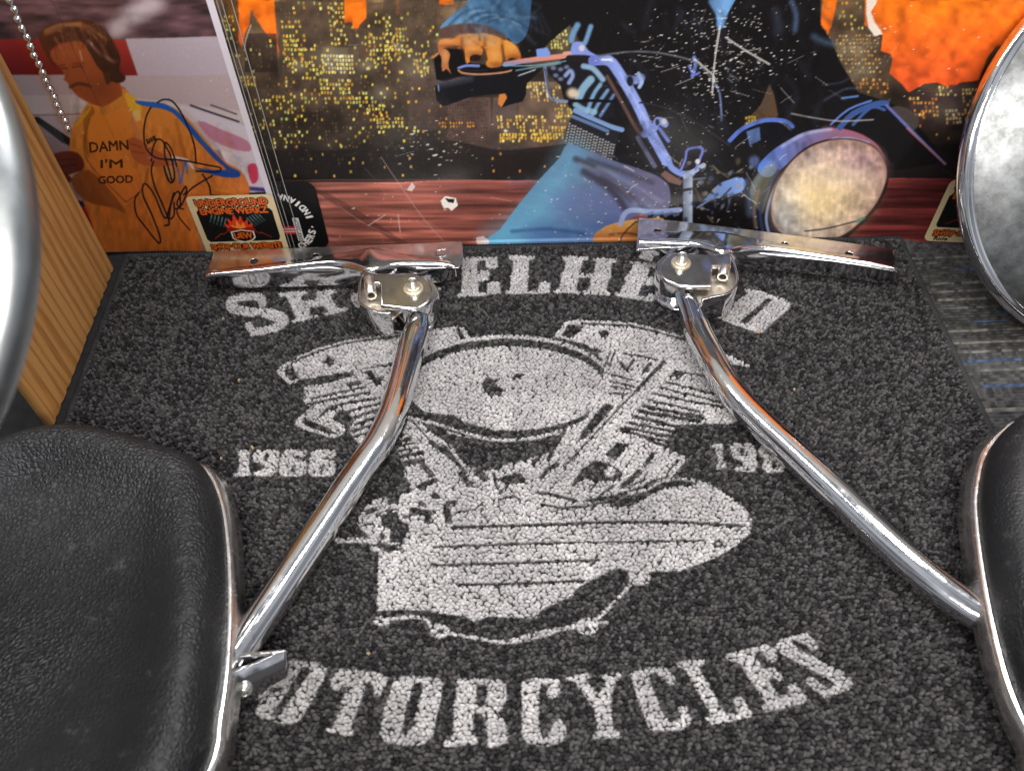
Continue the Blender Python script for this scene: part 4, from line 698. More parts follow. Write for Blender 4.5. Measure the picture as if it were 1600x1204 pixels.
fp(S0, [(480,1200),(500,1165),(560,1160),(640,1185),(650,1300),(470,1300)], (34,30,44)); fl(S0, [(510,1175),(560,1160),(600,1165)], 14, (180,190,200), .7)
# the person: hair, face, neck
OR = lin((110,60),(190,330), (214,142,58), (206,112,42))
fp(S1, [(300,470),(300,500),(340,560),(360,610),(560,560),(570,470),(520,430)], (166,74,36), 1, 3)
fp(S1, [(330,540),(540,440),(600,520),(640,540),(760,540),(860,560),(960,640),(1060,760),(1180,900),(1280,960),(1330,1060),(1320,1120),(1240,1135),(1100,1110),(1000,1140),(940,1160),(1010,1350),(1010,1600),(420,1600),(360,1340),(300,1180),(230,1000),(210,800),(230,680),(280,610)], OR, 1, 3); fc.grain(cr(*S1,[(200,430),(1340,900),(1330,1140),(1000,1600),(400,1600),(200,800)]), .22, 9, 73, (.6,2))
fp(S1, [(340,600),(430,610),(560,560),(600,640),(600,760),(590,900),(640,1000),(660,1080),(560,1180),(500,1170),(420,1060),(330,850),(320,700)], lin((150,170),(190,300),(220,130,42),(222,120,48)), 1, 3)
fp(S1, [(300,610),(345,560),(365,600),(335,650),(320,760),(330,880),(300,800)], (150,84,20), .8, 3); fp(S1, [(560,470),(620,500),(660,560),(650,640),(610,600),(570,540)], (226,168,44), 1, 3); fp(S1, [(600,600),(640,570),(655,640),(620,640)], (226,196,150), .6, 3); fp(S1, [(230,690),(290,620),(340,560),(330,600),(260,680)], (214,160,36), .9, 2)
fl(S1, [(330,640),(300,780),(320,900),(420,1020),(560,1160)], 8, (112,60,20), .7); fl(S1, [(700,950),(660,1080),(560,1160)], 8, (112,50,26), .7); fl(S1, [(880,640),(900,760),(940,880)], 20, (150,80,24), .5, 4, 8); fl(S1, [(860,820),(960,980),(1100,1080)], 26, (168,92,30), .5, 4, 12)
for i in range(5): fl(S1, [(1000+i*60,1000+i*8),(1080+i*50,1060+i*8),(1240+i*14,1110)], 8, (226,150,56), .5, 3, 5)
fp(S1, [(85,240),(130,190),(260,150),(360,180),(440,330),(520,400),(540,480),(520,500),(420,560),(330,540),(250,490),(205,430),(196,408),(172,396),(180,372),(150,320)], lin((80,60),(180,130),(172,84,42),(156,72,36)), 1, 3)
fl(S1, [(150,330),(165,322),(195,326)], 12, (84,40,26), .8); fl(S1, [(230,318),(270,310),(295,318)], 12, (84,40,26), .8); fl(S1, [(140,310),(180,302)], 7, (60,30,20), .7); fl(S1, [(230,296),(300,292)], 7, (60,30,20), .7); fl(S1, [(205,330),(190,400),(215,412)], 8, (124,56,30), .6); fl(S1, [(215,440),(270,420),(340,436)], 22, (78,40,28), .85, 4, 5); fl(S1, [(235,462),(290,456)], 8, (140,50,40), .8); fc.ell(60+250/4.01, 20+230/4.01, 20, 9, (186,98,52), .5, .9); fc.ell(60+400/4.01, 20+440/4.01, 16, 14, (110,52,28), .5, .9)
HR = lin((70,30),(190,110),(96,48,30),(48,24,20))
fp(S1, [(20,150),(40,80),(120,40),(250,15),(360,30),(440,90),(500,180),(530,260),(520,330),(560,370),(550,400),(510,410),(470,400),(440,420),(430,360),(380,300),(330,210),(280,150),(180,160),(110,190),(90,240),(130,330),(80,270),(50,210)], HR, 1, 4)
for p_, c in [([(60,110),(200,60),(330,60),(430,140)],(180,112,66)),([(180,60),(300,90),(400,200),(470,300)],(60,30,22)),([(260,50),(380,130),(450,250)],(150,84,52)),([(330,150),(420,240),(500,280)],(196,140,120)),([(60,90),(160,50),(280,40)],(206,150,100)),([(440,180),(490,260),(520,330)],(40,20,18)),([(380,180),(430,260),(450,380)],(34,18,16))]: fl(S1, p_, 20, c, .6, 4, 9)
fp(S1, [(420,350),(460,340),(470,400),(445,420)], (70,36,24), .9, 3); fl(S1, [(275,210),(290,270)], 6, (236,214,196), .8)
# hands, watch, stripe, pen strokes
fp(S1, [(90,870),(200,840),(270,860),(300,920),(280,970),(200,1040),(120,960)], lin((90,230),(130,270),(120,50,32),(90,34,24)), 1, 3); fl(S1, [(130,900),(240,890)], 8, (70,26,18), .7); fl(S1, [(150,940),(250,925)], 8, (70,26,18), .7); fp(S1, [(200,990),(290,960),(300,990),(230,1020)], (206,176,160), .8); fp(S1, [(215,1020),(330,960),(480,1110),(560,1230),(480,1200),(300,1150)], (140,70,30), .9, 3)
fp(S1, [(580,760),(640,755),(700,800),(790,850),(830,890),(820,930),(700,930),(620,900),(585,830)], (176,86,48), 1, 3); fl(S1, [(600,650),(625,700),(640,745)], 30, (206,120,70)); fl(S1, [(590,790),(660,810)], 7, (110,46,28), .8); fl(S1, [(600,840),(680,850)], 7, (110,46,28), .7); fp(S1, [(930,930),(980,920),(1000,1000),(970,1060),(920,1040)], (214,140,70), .8, 3); fp(S1, [(800,930),(850,930),(865,1000),(820,1010)], (200,150,90), .9); fl(S1, [(800,940),(830,1020)], 9, (34,22,26))
fp(S1, [(618,520),(700,524),(800,535),(880,580),(960,660),(1060,780),(1150,880),(1210,935),(1270,965),(1268,1000),(1180,1000),(1060,970),(990,935),(1010,940),(1190,955),(1120,890),(1010,770),(920,660),(850,590),(770,565),(660,548)], lin((220,150),(370,260),(24,92,176),(20,66,150)), 1, 2); fl(S1, [(820,880),(860,900),(890,960),(900,1040),(920,960),(935,890),(945,970)], 10, (40,96,200), .9); fl(S1, [(850,870),(940,890),(980,940)], 16, (226,226,236), .8)
for _ in range(150):                             # soft folds in the cloth and strands of hair
    x, y = rnd.uniform(250,1250), rnd.uniform(620,1500); fl(S1, [(x,y),(x+rnd.uniform(-30,60),y+rnd.uniform(30,90)),(x+rnd.uniform(0,110),y+rnd.uniform(70,170))], rnd.uniform(8,22), rnd.choice([(236,156,60),(150,74,24),(120,58,20)]), .10, 3, 12)
for _ in range(60):
    t_ = rnd.random(); x = 60 + 380*t_; y = 130 - 95*math.sin(t_*2.6) + rnd.uniform(0,60); fl(S1, [(x,y),(x+rnd.uniform(10,50),y+rnd.uniform(-10,50)),(x+rnd.uniform(30,90),y+rnd.uniform(30,130))], rnd.uniform(3,7), rnd.choice([(30,16,14),(150,92,60),(96,52,36),(196,146,104)]), .4, 3, 3)
fc.blur(6)
def word(t, x0, y0, x1, h_, rot):
    c, s_ = math.cos(rot), math.sin(rot)
    fc.text(t, lambda u, v: (lambda X, Y: (60 + (x0 + X*c - Y*s_)/4.0139, 20 + (y0 + X*s_ + Y*c)/4.0139))(u*(x1-x0), -v*h_), (44,22,16), .95, bold=0.55)
word("DAMN", 336, 850, 580, 62, -.09); word("I'M", 404, 946, 540, 52, -.03); word("GOOD", 390, 1046, 604, 46, -.05); word("BANK", 700, 790, 768, 30, -.45)
INK = (26, 20, 30)
for p_ in [[(720,560),(690,620),(675,720),(690,820),(760,880),(900,890),(1060,920),(1150,940),(1130,965),(1000,960)],[(760,530),(800,510),(850,520),(900,580),(950,680),(990,800),(1000,910)],[(720,900),(730,820),(760,760),(800,780),(805,860),(830,950),(850,1030)],[(800,930),(820,1010),(850,1035),(865,980),(840,860),(810,800),(815,780),(850,830),(880,930)],[(735,900),(720,960),(740,1060),(790,1180),(830,1290),(800,1310)],[(1090,1110),(1080,1050),(1040,980)],[(640,1100),(615,1150),(625,1240),(680,1320),(760,1420),(770,1380),(720,1240),(670,1130),(665,1060),(690,1050),(740,1120),(800,1260),(830,1200),(860,1100)],[(860,1160),(860,1240),(830,1260),(850,1140),(890,1090),(900,1180),(870,1200)],[(920,1110),(940,1090),(930,1060),(880,1160),(905,1180),(960,1080),(1100,990)]]: fl(S1, p_, 11, INK, .95, 6)
fl(S0, [(870,960),(840,960),(850,1000),(900,1060)], 7, INK, .9, 5)
# white border strip at the right, scratches in the sleeve
PX_R = -0.2575
for _ in range(26):
    x, y = rnd.uniform(120,400), rnd.uniform(0,250); a = rnd.uniform(-1.2,1.2); L = rnd.uniform(1,6); fc.line([(x,y),(x+L*math.cos(a),y+L*math.sin(a))], rnd.uniform(.5,1.2), (236,226,226), .7)
fc.a += np.random.default_rng(4).normal(0, 3.0, fc.a.shape[:2])[..., None]
def photo_col(X, Y, Z):
    C = by_px(fc)(X, Y, Z); C[(X.reshape(-1) > PX_R - 0.0065)] = (222, 214, 222); return C
k = N('sleeve_seam'); k.set(Base_Color=(0.30, 0.29, 0.27, 1), Roughness=0.25); M_SEAM = k.m
ph = tag(empty('signed_photograph', (-0.38, 0.77, 0.0)), 'signed photograph of a person in an orange lettered shirt, in a clear sleeve', 'photograph')
print_sheet('print', -0.52, PX_R, 0.0, 0.36, 0.0008, 0.0052, photo_col, M_PHOTO, ph, 0.004)
def strip(name, x0, x1, z0, z1, off, mat, parent, wv=0.004):
    return print_sheet(name, x0, x1, z0, z1, 0.004, off, lambda X, Y, Z: np.full((X.size, 3), 230.0), mat, parent, wv)
strip('sleeve', -0.525, PX_R + 0.017, 0.0, 0.365, 0.0068, M_FILM, ph)
for i_, x_ in enumerate((PX_R + 0.003, PX_R + 0.0075, PX_R + 0.0165)):
    tube('sleeve_seam', [(x_, float(YP(x_)) - 0.0078 - 0.003 * float(vnoise(np.array(x_/0.11+5), np.array(q/14*0.36/0.16), 31)), 0.002 + q / 14 * 0.36) for q in range(15)], 0.0005, M_SEAM, ph, n=6)

# ------------------------------------------------------------------ stickers
def sticker_canvas():
    c = Canvas(0, 0, 985, 900, 1.0, 3, (226, 204, 158)); OR2 = (228, 100, 28); BK = (18, 16, 16)
    c.poly([(90,200),(900,200),(925,240),(925,640),(900,690),(90,690),(62,650),(62,240)], BK)
    def wd(t, x0, y0, x1, h_, bold=5, arc=0):
        fn = lambda u, v, e=0: (x0 + u*(x1-x0), y0 - v*h_ + arc*(2*u-1)**2 + 7*math.sin(u*31))
        for dx, dy in [(-12,0),(12,0),(0,-12),(0,12),(9,9),(-9,9),(9,-9),(-9,-9)]: c.text(t, lambda u, v: (fn(u,v)[0]+dx, fn(u,v)[1]+dy), BK, 1, bold=bold)
        c.text(t, fn, OR2, 1, bold=bold)
    for s_ in (-1, 1):                           # two finned cylinders
        for i in range(5):
            x = 492 + s_*(150+i*34); y = 400 - i*20; c.line([(x - s_*30, y-62), (x + s_*28, y+62)], 22, (44,66,64)); c.line([(x - s_*30, y-62), (x + s_*2, y+8)], 7, (110,136,130))
        c.line([(492+s_*160,540),(492+s_*220,580),(492+s_*230,560),(492+s_*330,640)], 11, (150,44,24))
    c.poly([(360,500),(335,400),(380,440),(390,330),(430,390),(470,270),(500,370),(545,300),(560,400),(610,360),(600,440),(650,420),(620,510),(500,540)], (226,60,26), 1, 3); c.poly([(420,500),(410,430),(450,460),(480,370),(510,450),(550,400),(560,470),(580,480),(540,520)], (250,140,50), 1, 3)
    c.poly([(335,500),(400,470),(500,500),(600,470),(660,500),(640,545),(500,560),(360,545)], (150,30,22), 1, 3)
    c.poly([(370,540),(500,512),(640,540),(640,640),(600,680),(500,715),(400,680),(365,640)], (236,224,200)); c.poly([(385,552),(500,526),(624,552),(624,632),(590,668),(500,698),(410,668),(381,632)], BK)
    wd('UNDERGROUND', 90, 150, 900, 95); wd('ENGINE WERKZ', 110, 268, 875, 88); wd('UEW', 400, 645, 605, 82, 4); wd('SHOP OUR WEBSITE', 80, 812, 910, 82, 4)
    c.text('Ride', lambda u, v: (110+u*150, 882-v*54), (24,20,20), 1, bold=3)
    return c
sk = sticker_canvas()
def sticker_col(x0, x1, z0, z1): return lambda X, Y, Z: sk.sample(((X-x0)/(x1-x0)*985).ravel(), ((z1-Z)/(z1-z0)*900).ravel())
o = print_sheet('vinyl_sticker', -0.3545, -0.2565, -0.004, 0.083, 0.00055, 0.0085, sticker_col(-0.3545, -0.2565, -0.004, 0.083), M_STICKER, None, 0.004, 0.008)
tag(o, 'cream sticker with orange lettering and a flame, on the signed photograph', 'sticker', 'cream lettered stickers')
o = print_sheet('vinyl_sticker', 0.484, 0.582, 0.0, 0.088, 0.00055, 0.002, sticker_col(0.484, 0.582, 0.0, 0.088), M_STICKER, None, 0.004, 0.008)
tag(o, 'cream sticker with orange lettering half hidden behind the tarnished chrome dome', 'sticker', 'cream lettered stickers')
# black sticker: white arched lettering reads upward round its right side
def black_sticker():
    x0, x1, z0, z1 = -0.290, -0.2085, -0.002, 0.0965; c = Canvas(0, 0, 815, 985, 1.0, 3, (15, 14, 15))
    c.poly([(300,640),(455,640),(455,760),(300,760)], (196,20,34)); c.poly([(300,672),(455,672),(455,690),(300,690)], (226,200,196)); c.poly([(300,710),(455,710),(455,728),(300,728)], (226,200,196))
    c.poly([(458,520),(530,520),(530,860),(458,860)], (222,220,214)); c.text('PRODUCTIONS', lambda u, v: (520-v*50, 530+u*320), (20,20,22), 1, bold=1.5)
    s = 'CHERS, INDIANA'; Rr = 330; cx, cy = 340, 590
    for i, ch in enumerate(s):
        if ch == ' ': continue
        a = math.radians(66 - i * 11.2); hh = 80 if ch != ',' else 22; ww = {'I': 20, ',': 14}.get(ch, 56)
        ux, uy = math.cos(a), math.sin(a); tx, ty = math.sin(a), -math.cos(a)      # up is inward, text runs counter-clockwise
        def fn(u, v, ux=ux, uy=uy, tx=tx, ty=ty, hh=hh, ww=ww): return (cx + Rr*ux + (u-.5)*ww*tx - (v-.5)*hh*ux, cy + Rr*uy*1.15 + (u-.5)*ww*ty - (v-.5)*hh*uy)
        c.text(ch, fn, (232,228,222), 1, bold=4)
    o = print_sheet('vinyl_sticker', x0, x1, z0, z1, 0.00055, 0.0035, lambda X, Y, Z: c.sample(((X-x0)/(x1-x0)*815).ravel(), ((z1-Z)/(z1-z0)*985).ravel()), M_STICKER, None, 0.004, 0.014)
    tag(o, 'black round cornered sticker with white arched lettering beside the photograph', 'sticker')
black_sticker()

# ------------------------------------------------------------------ chrome arms: slotted rail, hinge and bent tube
def gp(o, pts, z): return [G(ox, oy, z) for ox, oy in cr(*o, pts)]
def xy(pts): return [(p[0], p[1]) for p in pts]
def hole_list(hs, z, r): return [circle(*G(x, y, z)[:2], r, 16)[::-1] for x, y in hs]
def wall_strip(name, pts, z0, z1, th, mat, parent):
    """upright strip of sheet metal along a plan path, rounded corners"""
    P = catmull(pts, 5); bm = bmesh.new(); a = [bm.verts.new((p[0], p[1], z0)) for p in P]; b = [bm.verts.new((p[0], p[1], z1)) for p in P]
    for i in range(len(P) - 1): bm.faces.new((a[i], a[i+1], b[i+1], b[i]))
    bmesh.ops.recalc_face_normals(bm, faces=bm.faces); o = from_bm(name, bm, mat, parent); m = o.modifiers.new('t', 'SOLIDIFY'); m.thickness = th; m.offset = 0
    m = o.modifiers.new('b', 'BEVEL'); m.width = 0.0006; m.segments = 2; m.limit_method = 'ANGLE'; return o
ZF, ZP = 0.036, 0.048                             # heights of the rail flange and of the hinge's top plate
def arm(label, base, flange, holes, crest, face, hinge, notch_pin, bolt, web, tube_px, ring_hole, tail):
    root = tag(empty('hinged_arm', base), label, 'metal arm', 'chrome hinged arms on the mat')
    fl = plate('rail_flange', xy(gp(*flange, ZF)), hole_list(holes, ZF, 0.0042), ZF, 0.003, 0.0007, M_RAIL, root)
    for hx, hy in ring_hole:
        p = G(hx, hy, ZF); lathe('screw_seat', [(0.0048, 0.0), (0.0052, 0.0012), (0.0072, 0.0012), (0.0078, 0.0)], Matrix.Translation((p[0], p[1], ZF)), M_PLATED, fl, 28)
    # rolled front lip: rows run from the flange over the crest and down the face; columns follow the rail
    rows = [[], [], [], [], [], []]
    for (bx, by, bz), (cx_, cy_, cz), (fx, fy, fz) in zip(tail, crest, face):
        b, c, f = G(bx, by, bz), G(cx_, cy_, cz), G(fx, fy, fz); out = f - c; out[2] = 0; L = np.linalg.norm(out); out = out / max(L, 1e-6)
        rows[0].append(b); rows[1].append(b * .3 + c * .7 + np.array([0, 0, 0.0008])); rows[2].append(c); rows[3].append(c + out * 0.0035 + np.array([0, 0, -0.0035])); rows[4].append(c * .45 + f * .55 + out * 0.003); rows[5].append(f)
    loft('rail_lip', rows, M_CHROME, root, 0.0022, 3)
    # hinge: two plates joined by a folded web, a barrel between them
    hp = xy(gp(*hinge, ZP)); tp = plate('hinge_plate', hp, [], ZP, 0.0056, 0.0020, M_RAIL, root)
    wb = [p[:2] for p in gp(*web, ZP)]; c0 = G(*bolt, ZP)
    wall_strip('hinge_web', wb, 0.0135, ZP - 0.0012, 0.0026, M_CHROME, root)
    lowp = hp[:-5] + [tuple(w_) for w_ in wb[::-1]] if False else hp
    cen = np.mean(np.array(hp), 0); plate('lower_plate', [tuple(cen + (np.array(p) - cen) * 1.04) for p in hp], [], 0.0135, 0.0035, 0.0012, M_CHROME, root)
    plate('web_floor', [tuple(w_) for w_ in wb] + [(c0[0], c0[1])], [], 0.0350, 0.003, 0.001, M_GRIMY, root)
    Tb = Matrix.Translation((c0[0], c0[1], 0))
    lathe('hinge_barrel', [(0.0, 0.0140), (0.0235, 0.0140), (0.0258, 0.0165), (0.0258, 0.0385), (0.0240, 0.0415), (0.0, 0.0415)], Tb, M_CHROME, root, 56)
    bo = lathe('bolt', [(0.0, ZP + 0.0065), (0.0027, ZP + 0.0065), (0.0029, ZP + 0.0118), (0.0042, ZP + 0.0122), (0.0049, ZP + 0.0114), (0.0050, ZP + 0.0010), (0.0, ZP + 0.0010)], Tb, M_BOLT, root, 6 * 6)
    lathe('washer', [(0.0050, ZP + 0.0002), (0.0104, ZP + 0.0002), (0.0106, ZP + 0.0008), (0.0102, ZP + 0.0014), (0.0078, ZP + 0.0016), (0.0074, ZP + 0.0034), (0.0066, ZP + 0.0038), (0.0050, ZP + 0.0038)], Tb, M_ZINC, bo, 40)
    p0 = G(*notch_pin[0], ZP - 0.004); p1 = G(*notch_pin[1], ZP - 0.004); d = Vector(p1 - p0).normalized(); M = Matrix.Translation(Vector(p0)) @ d.to_track_quat('Z', 'Y').to_matrix().to_4x4(); Lp = np.linalg.norm(p1 - p0)
    pin = lathe('spring_pin', [(0.0, 0.0), (0.0062, 0.0), (0.0062, Lp - 0.0008), (0.0056, Lp), (0.0042, Lp), (0.0038, Lp - 0.001), (0.0038, Lp - 0.012)], M, M_BOLT, root, 28)
    lathe('bore', [(0.0, Lp - 0.008), (0.0038, Lp - 0.008)], M, M_HOLLOW, pin, 20)
    tp_ = [G(x, y, z) for x, y, z in tube_px]; path = catmull([Vector(c0[:2].tolist() + [0.0285])] + [Vector(p) for p in tp_], 8)
    n_ = len(path); tube('bent_tube', path, [0.0108 + 0.0030 * min(1, max(0, (i - 4) / 9)) for i in range(n_)], M_CHROME, root, 40)
    return root
z_ = 0.0285
L8 = (540, 380, 8.0)
arm('chrome hinged arm whose bent tube runs down to the large leather pad', (-0.17, 0.68, 0),
    (P1, [(334,392),(722,377),(724,404),(716,418),(600,420),(470,421),(322,431)]), [(397,408),(493,400)],
    [(321,431,ZF),(360,428,ZF+.001),(430,421,ZF+.001),(490,412,ZF+.002),(525,409,ZF+.003),(552,414,ZF+.005),(568,420,ZP-.001),(580,423,ZP),(592,421,ZP-.001),(612,415,ZF+.006),(650,410,ZF+.004),(690,412,ZF+.002),(712,419,ZF)],
    [(320,448,.010),(362,449,.010),(430,448,.010),(490,446,.010),(525,444,.010),(552,444,.012),(568,438,.030),(580,436,.034),(592,437,.030),(612,443,.014),(650,442,.012),(690,440,.012),(714,434,.014)],
    (L8, [(215,345),(300,350),(400,368),(880,386),(985,420),(1060,490),(1092,580),(1080,660),(1030,740),(940,800),(840,822),(640,805),(440,778),(440,520),(400,500),(235,500),(215,430)]),
    [(577,436),(580,462)], (646, 451), (L8, [(215,345),(175,470),(165,600),(175,720),(290,800),(440,850),(560,850)]),
    [(652,505,z_),(646,530,z_),(638,560,z_),(626,605,z_),(611,652,z_),(591,693,z_),(573,719,z_),(555,746,z_),(537,772,z_),(486,850,z_),(432,932,z_),(391,992,z_),(345,1060,z_)], [(690, 394)],
    [(334,424,ZF),(365,421,ZF),(430,413,ZF),(490,404,ZF),(525,399,ZF+.001),(552,395,ZF+.004),(568,391,ZF+.008),(578,389,ZF+.010),(592,391,ZF+.007),(615,397,ZF+.004),(650,402,ZF+.001),(690,406,ZF),(708,413,ZF)])
R7 = (980, 330, 7.08)
arm('chrome hinged arm with its rail in front of the headlamp on the poster', (0.2, 0.68, 0),
    (P1, [(998,340),(1060,345),(1200,362),(1394,388),(1402,424),(1300,408),(1150,392),(1040,386),(994,390)]), [(1028,361),(1226,382),(1327,397)],
    [(998,380,ZF),(1012,378,ZF+.002),(1035,376,ZF+.004),(1065,378,ZF+.005),(1092,383,ZF+.006),(1112,391,ZP-.002),(1124,395,ZP),(1138,394,ZP-.001),(1158,388,ZF+.006),(1180,386,ZF+.005),(1215,390,ZF+.003),(1280,401,ZF+.001),(1345,411,ZF+.001),(1402,421,ZF)],
    [(996,402,.012),(1012,406,.012),(1035,410,.012),(1065,412,.012),(1092,414,.012),(1112,408,.028),(1124,408,.034),(1138,410,.030),(1158,420,.014),(1180,421,.010),(1215,422,.010),(1280,429,.010),(1345,437,.010),(1401,445,.010)],
    (R7, [(355,680),(360,610),(400,540),(470,480),(560,456),(700,460),(960,478),(1010,462),(1140,462),(1160,520),(1150,600),(945,605),(930,830),(700,835),(560,820),(440,770),(380,720)]),
    [(1132,418),(1129,433)], (1064, 411), (R7, [(1140,462),(1175,540),(1215,680),(1215,790),(1120,890),(960,930),(830,960)]),
    [(1080,488,z_),(1092,521,z_),(1107,550,z_),(1122,579,z_),(1140,607,z_),(1164,636,z_),(1193,665,z_),(1242,711,z_),(1300,766,z_),(1350,814,z_),(1397,858,z_),(1446,900,z_),(1494,936,z_),(1540,964,z_),(1640,1010,z_)], [],
    [(1000,368,ZF),(1015,366,ZF),(1038,364,ZF),(1068,364,ZF),(1095,364,ZF+.004),(1115,364,ZF+.008),(1128,365,ZF+.010),(1142,367,ZF+.007),(1162,372,ZF+.003),(1185,377,ZF+.001),(1218,383,ZF),(1282,394,ZF),(1346,404,ZF),(1392,412,ZF)])

# ------------------------------------------------------------------ leather pads with a chrome band
def pad(label, outline, rim_z, top_z, dish, base):
    """cushion over a closed plan outline (world xy): vertical chrome band, piped edge, rolled border, shallow dish"""
    root = tag(empty('leather_pad', base), label, 'seat pad', 'black leather pads with chrome bands')
    O = np.array([p[:2] for p in catmull([np.array(p) for p in outline], 10, True)]); n = len(O); c = O.mean(0)
    T = np.roll(O, -1, 0) - np.roll(O, 1, 0); T /= np.linalg.norm(T, axis=1)[:, None]; Nn = np.stack([T[:, 1], -T[:, 0]], 1)
    if np.mean(np.sum(Nn * (O - c), 1)) < 0: Nn = -Nn
    def rings(spec):
        bm = bmesh.new(); R_ = []
        for ins, z in spec:
            if ins >= 1: P = c + (O - c) * (2 - ins) * 0.72
            else: P = O - Nn * ins
            R_.append([bm.verts.new((p[0], p[1], z)) for p in P])
        for a, b in zip(R_, R_[1:]):
            for k_ in range(n): bm.faces.new((a[k_], a[(k_+1) % n], b[(k_+1) % n], b[k_]))
        return bm, R_
    h = top_z - rim_z
    spec = [(0.009, rim_z), (0.0075, rim_z + h*.12), (0.008, rim_z + h*.30), (0.010, rim_z + h*.55), (0.016, rim_z + h*.82), (0.024, rim_z + h*.97), (0.033, top_z), (0.042, top_z - dish*.08), (0.055, top_z - dish*.38), (0.068, top_z - dish*.68)]
    Pl = O - Nn * 0.068; bm, R_ = rings(spec)
    last = R_[-1]
    for s_, dz in ((0.8, .8), (0.55, .93), (0.28, .99)):
        cur = [bm.verts.new((c[0] + (p[0]-c[0])*s_, c[1] + (p[1]-c[1])*s_, top_z - dish*dz)) for p in Pl]
        for k_ in range(n): bm.faces.new((last[k_], last[(k_+1) % n], cur[(k_+1) % n], cur[k_]))
        last = cur
    cv = bm.verts.new((c[0], c[1], top_z - dish))
    for k_ in range(n): bm.faces.new((last[k_], last[(k_+1) % n], cv))
    bmesh.ops.recalc_face_normals(bm, faces=bm.faces); cu = from_bm('cushion', bm, M_LEATHER, root)
    m = cu.modifiers.new('s', 'SUBSURF'); m.levels = 1; m.render_levels = 1
    bm, _ = rings([(0.010, rim_z - 0.0150), (-0.0012, rim_z - 0.0150), (-0.0022, rim_z - 0.0140), (0.0028, rim_z - 0.002), (0.0042, rim_z + 0.0008), (0.0062, rim_z + 0.0022), (0.0090, rim_z + 0.0015)])
    bmesh.ops.recalc_face_normals(bm, faces=bm.faces); from_bm('chrome_band', bm, M_BAND, root)
    bm, R_ = rings([(0.012, 0.008), (0.010, 0.009), (0.009, rim_z - 0.0145)]); bm.faces.new(R_[0][::-1]); bmesh.ops.recalc_face_normals(bm, faces=bm.faces); from_bm('pad_base', bm, M_RUBBER, root)
    return root
zr = 0.046
Lo = [G(0,708,zr),G(70,682,zr),(G(140,674,zr)),G(210,684,zr),G(275,704,zr),G(330,726,zr),G(357,776,zr),G(369,852,zr),G(372,945,zr),G(368,1040,zr),G(358,1120,zr),G(342,1204,zr)]
Lo = [tuple(p[:2]) for p in Lo] + [(-0.245, 0.10), (-0.32, 0.03), (-0.43, 0.02), (-0.52, 0.08), (-0.56, 0.20), (-0.56, 0.34), (-0.52, 0.43)]
Lp = pad('large black grained leather pad with a chrome band, tube fixed to its side', Lo, zr, 0.088, 0.017, (-0.4, 0.25, 0))
Ro = [G(1600,646,zr),G(1556,668,zr),G(1526,705,zr),G(1512,764,zr),G(1512,810,zr),G(1520,880,zr),G(1536,970,zr),G(1562,1070,zr),G(1602,1160,zr),G(1650,1230,zr)]
Ro = [tuple(p[:2]) for p in Ro] + [(0.48, 0.07), (0.60, 0.07), (0.68, 0.16), (0.70, 0.30), (0.66, 0.42), (0.58, 0.475)]
pad('black grained leather pad below the tarnished chrome dome, only its banded side showing', Ro, zr, 0.088, 0.014, (0.55, 0.28, 0))
# folded strap with its rivet on the left pad's side
a, b, c_ = G(358, 1051, 0.040), G(445, 1015, 0.040), G(352, 1024, 0.040); al, bl_, cl = G(372, 1102, 0.012), G(450, 1072, 0.012), G(372, 1060, 0.012)
bm = bmesh.new(); tri_ = lambda A_, B_, C_: [A_, B_ * .97 + A_ * .03, B_, B_ * .97 + C_ * .03, C_]; pth = tri_(a, b, c_); ptl = tri_(al, bl_, cl)
lo = [bm.verts.new(p) for p in ptl]; hi = [bm.verts.new(p) for p in pth]
for i in range(len(pth) - 1): bm.faces.new((lo[i], lo[i+1], hi[i+1], hi[i]))
bmesh.ops.recalc_face_normals(bm, faces=bm.faces); st = from_bm('fixing_strap', bm, M_CHROME, Lp); auto_smooth(st, 60)
m = st.modifiers.new('t', 'SOLIDIFY'); m.thickness = 0.0022; m.offset = 0; m = st.modifiers.new('b', 'BEVEL'); m.width = 0.0007; m.segments = 2; m.limit_method = 'ANGLE'
nrm = Vector(b - a).cross(Vector(al - a)).normalized()
if nrm.z < 0: nrm = -nrm
rp = Vector(a * .42 + al * .58) * .82 + Vector(b * .42 + bl_ * .58) * .18 + nrm * 0.001
lathe('rivet', [(0.0, 0.0052), (0.0018, 0.0051), (0.0020, 0.0042), (0.0030, 0.0050), (0.0052, 0.0036), (0.0064, 0.0014), (0.0066, 0.0), (0.0, 0.0)], Matrix.Translation(rp) @ nrm.to_track_quat('Z', 'Y').to_matrix().to_4x4(), M_BOLT, st, 28)

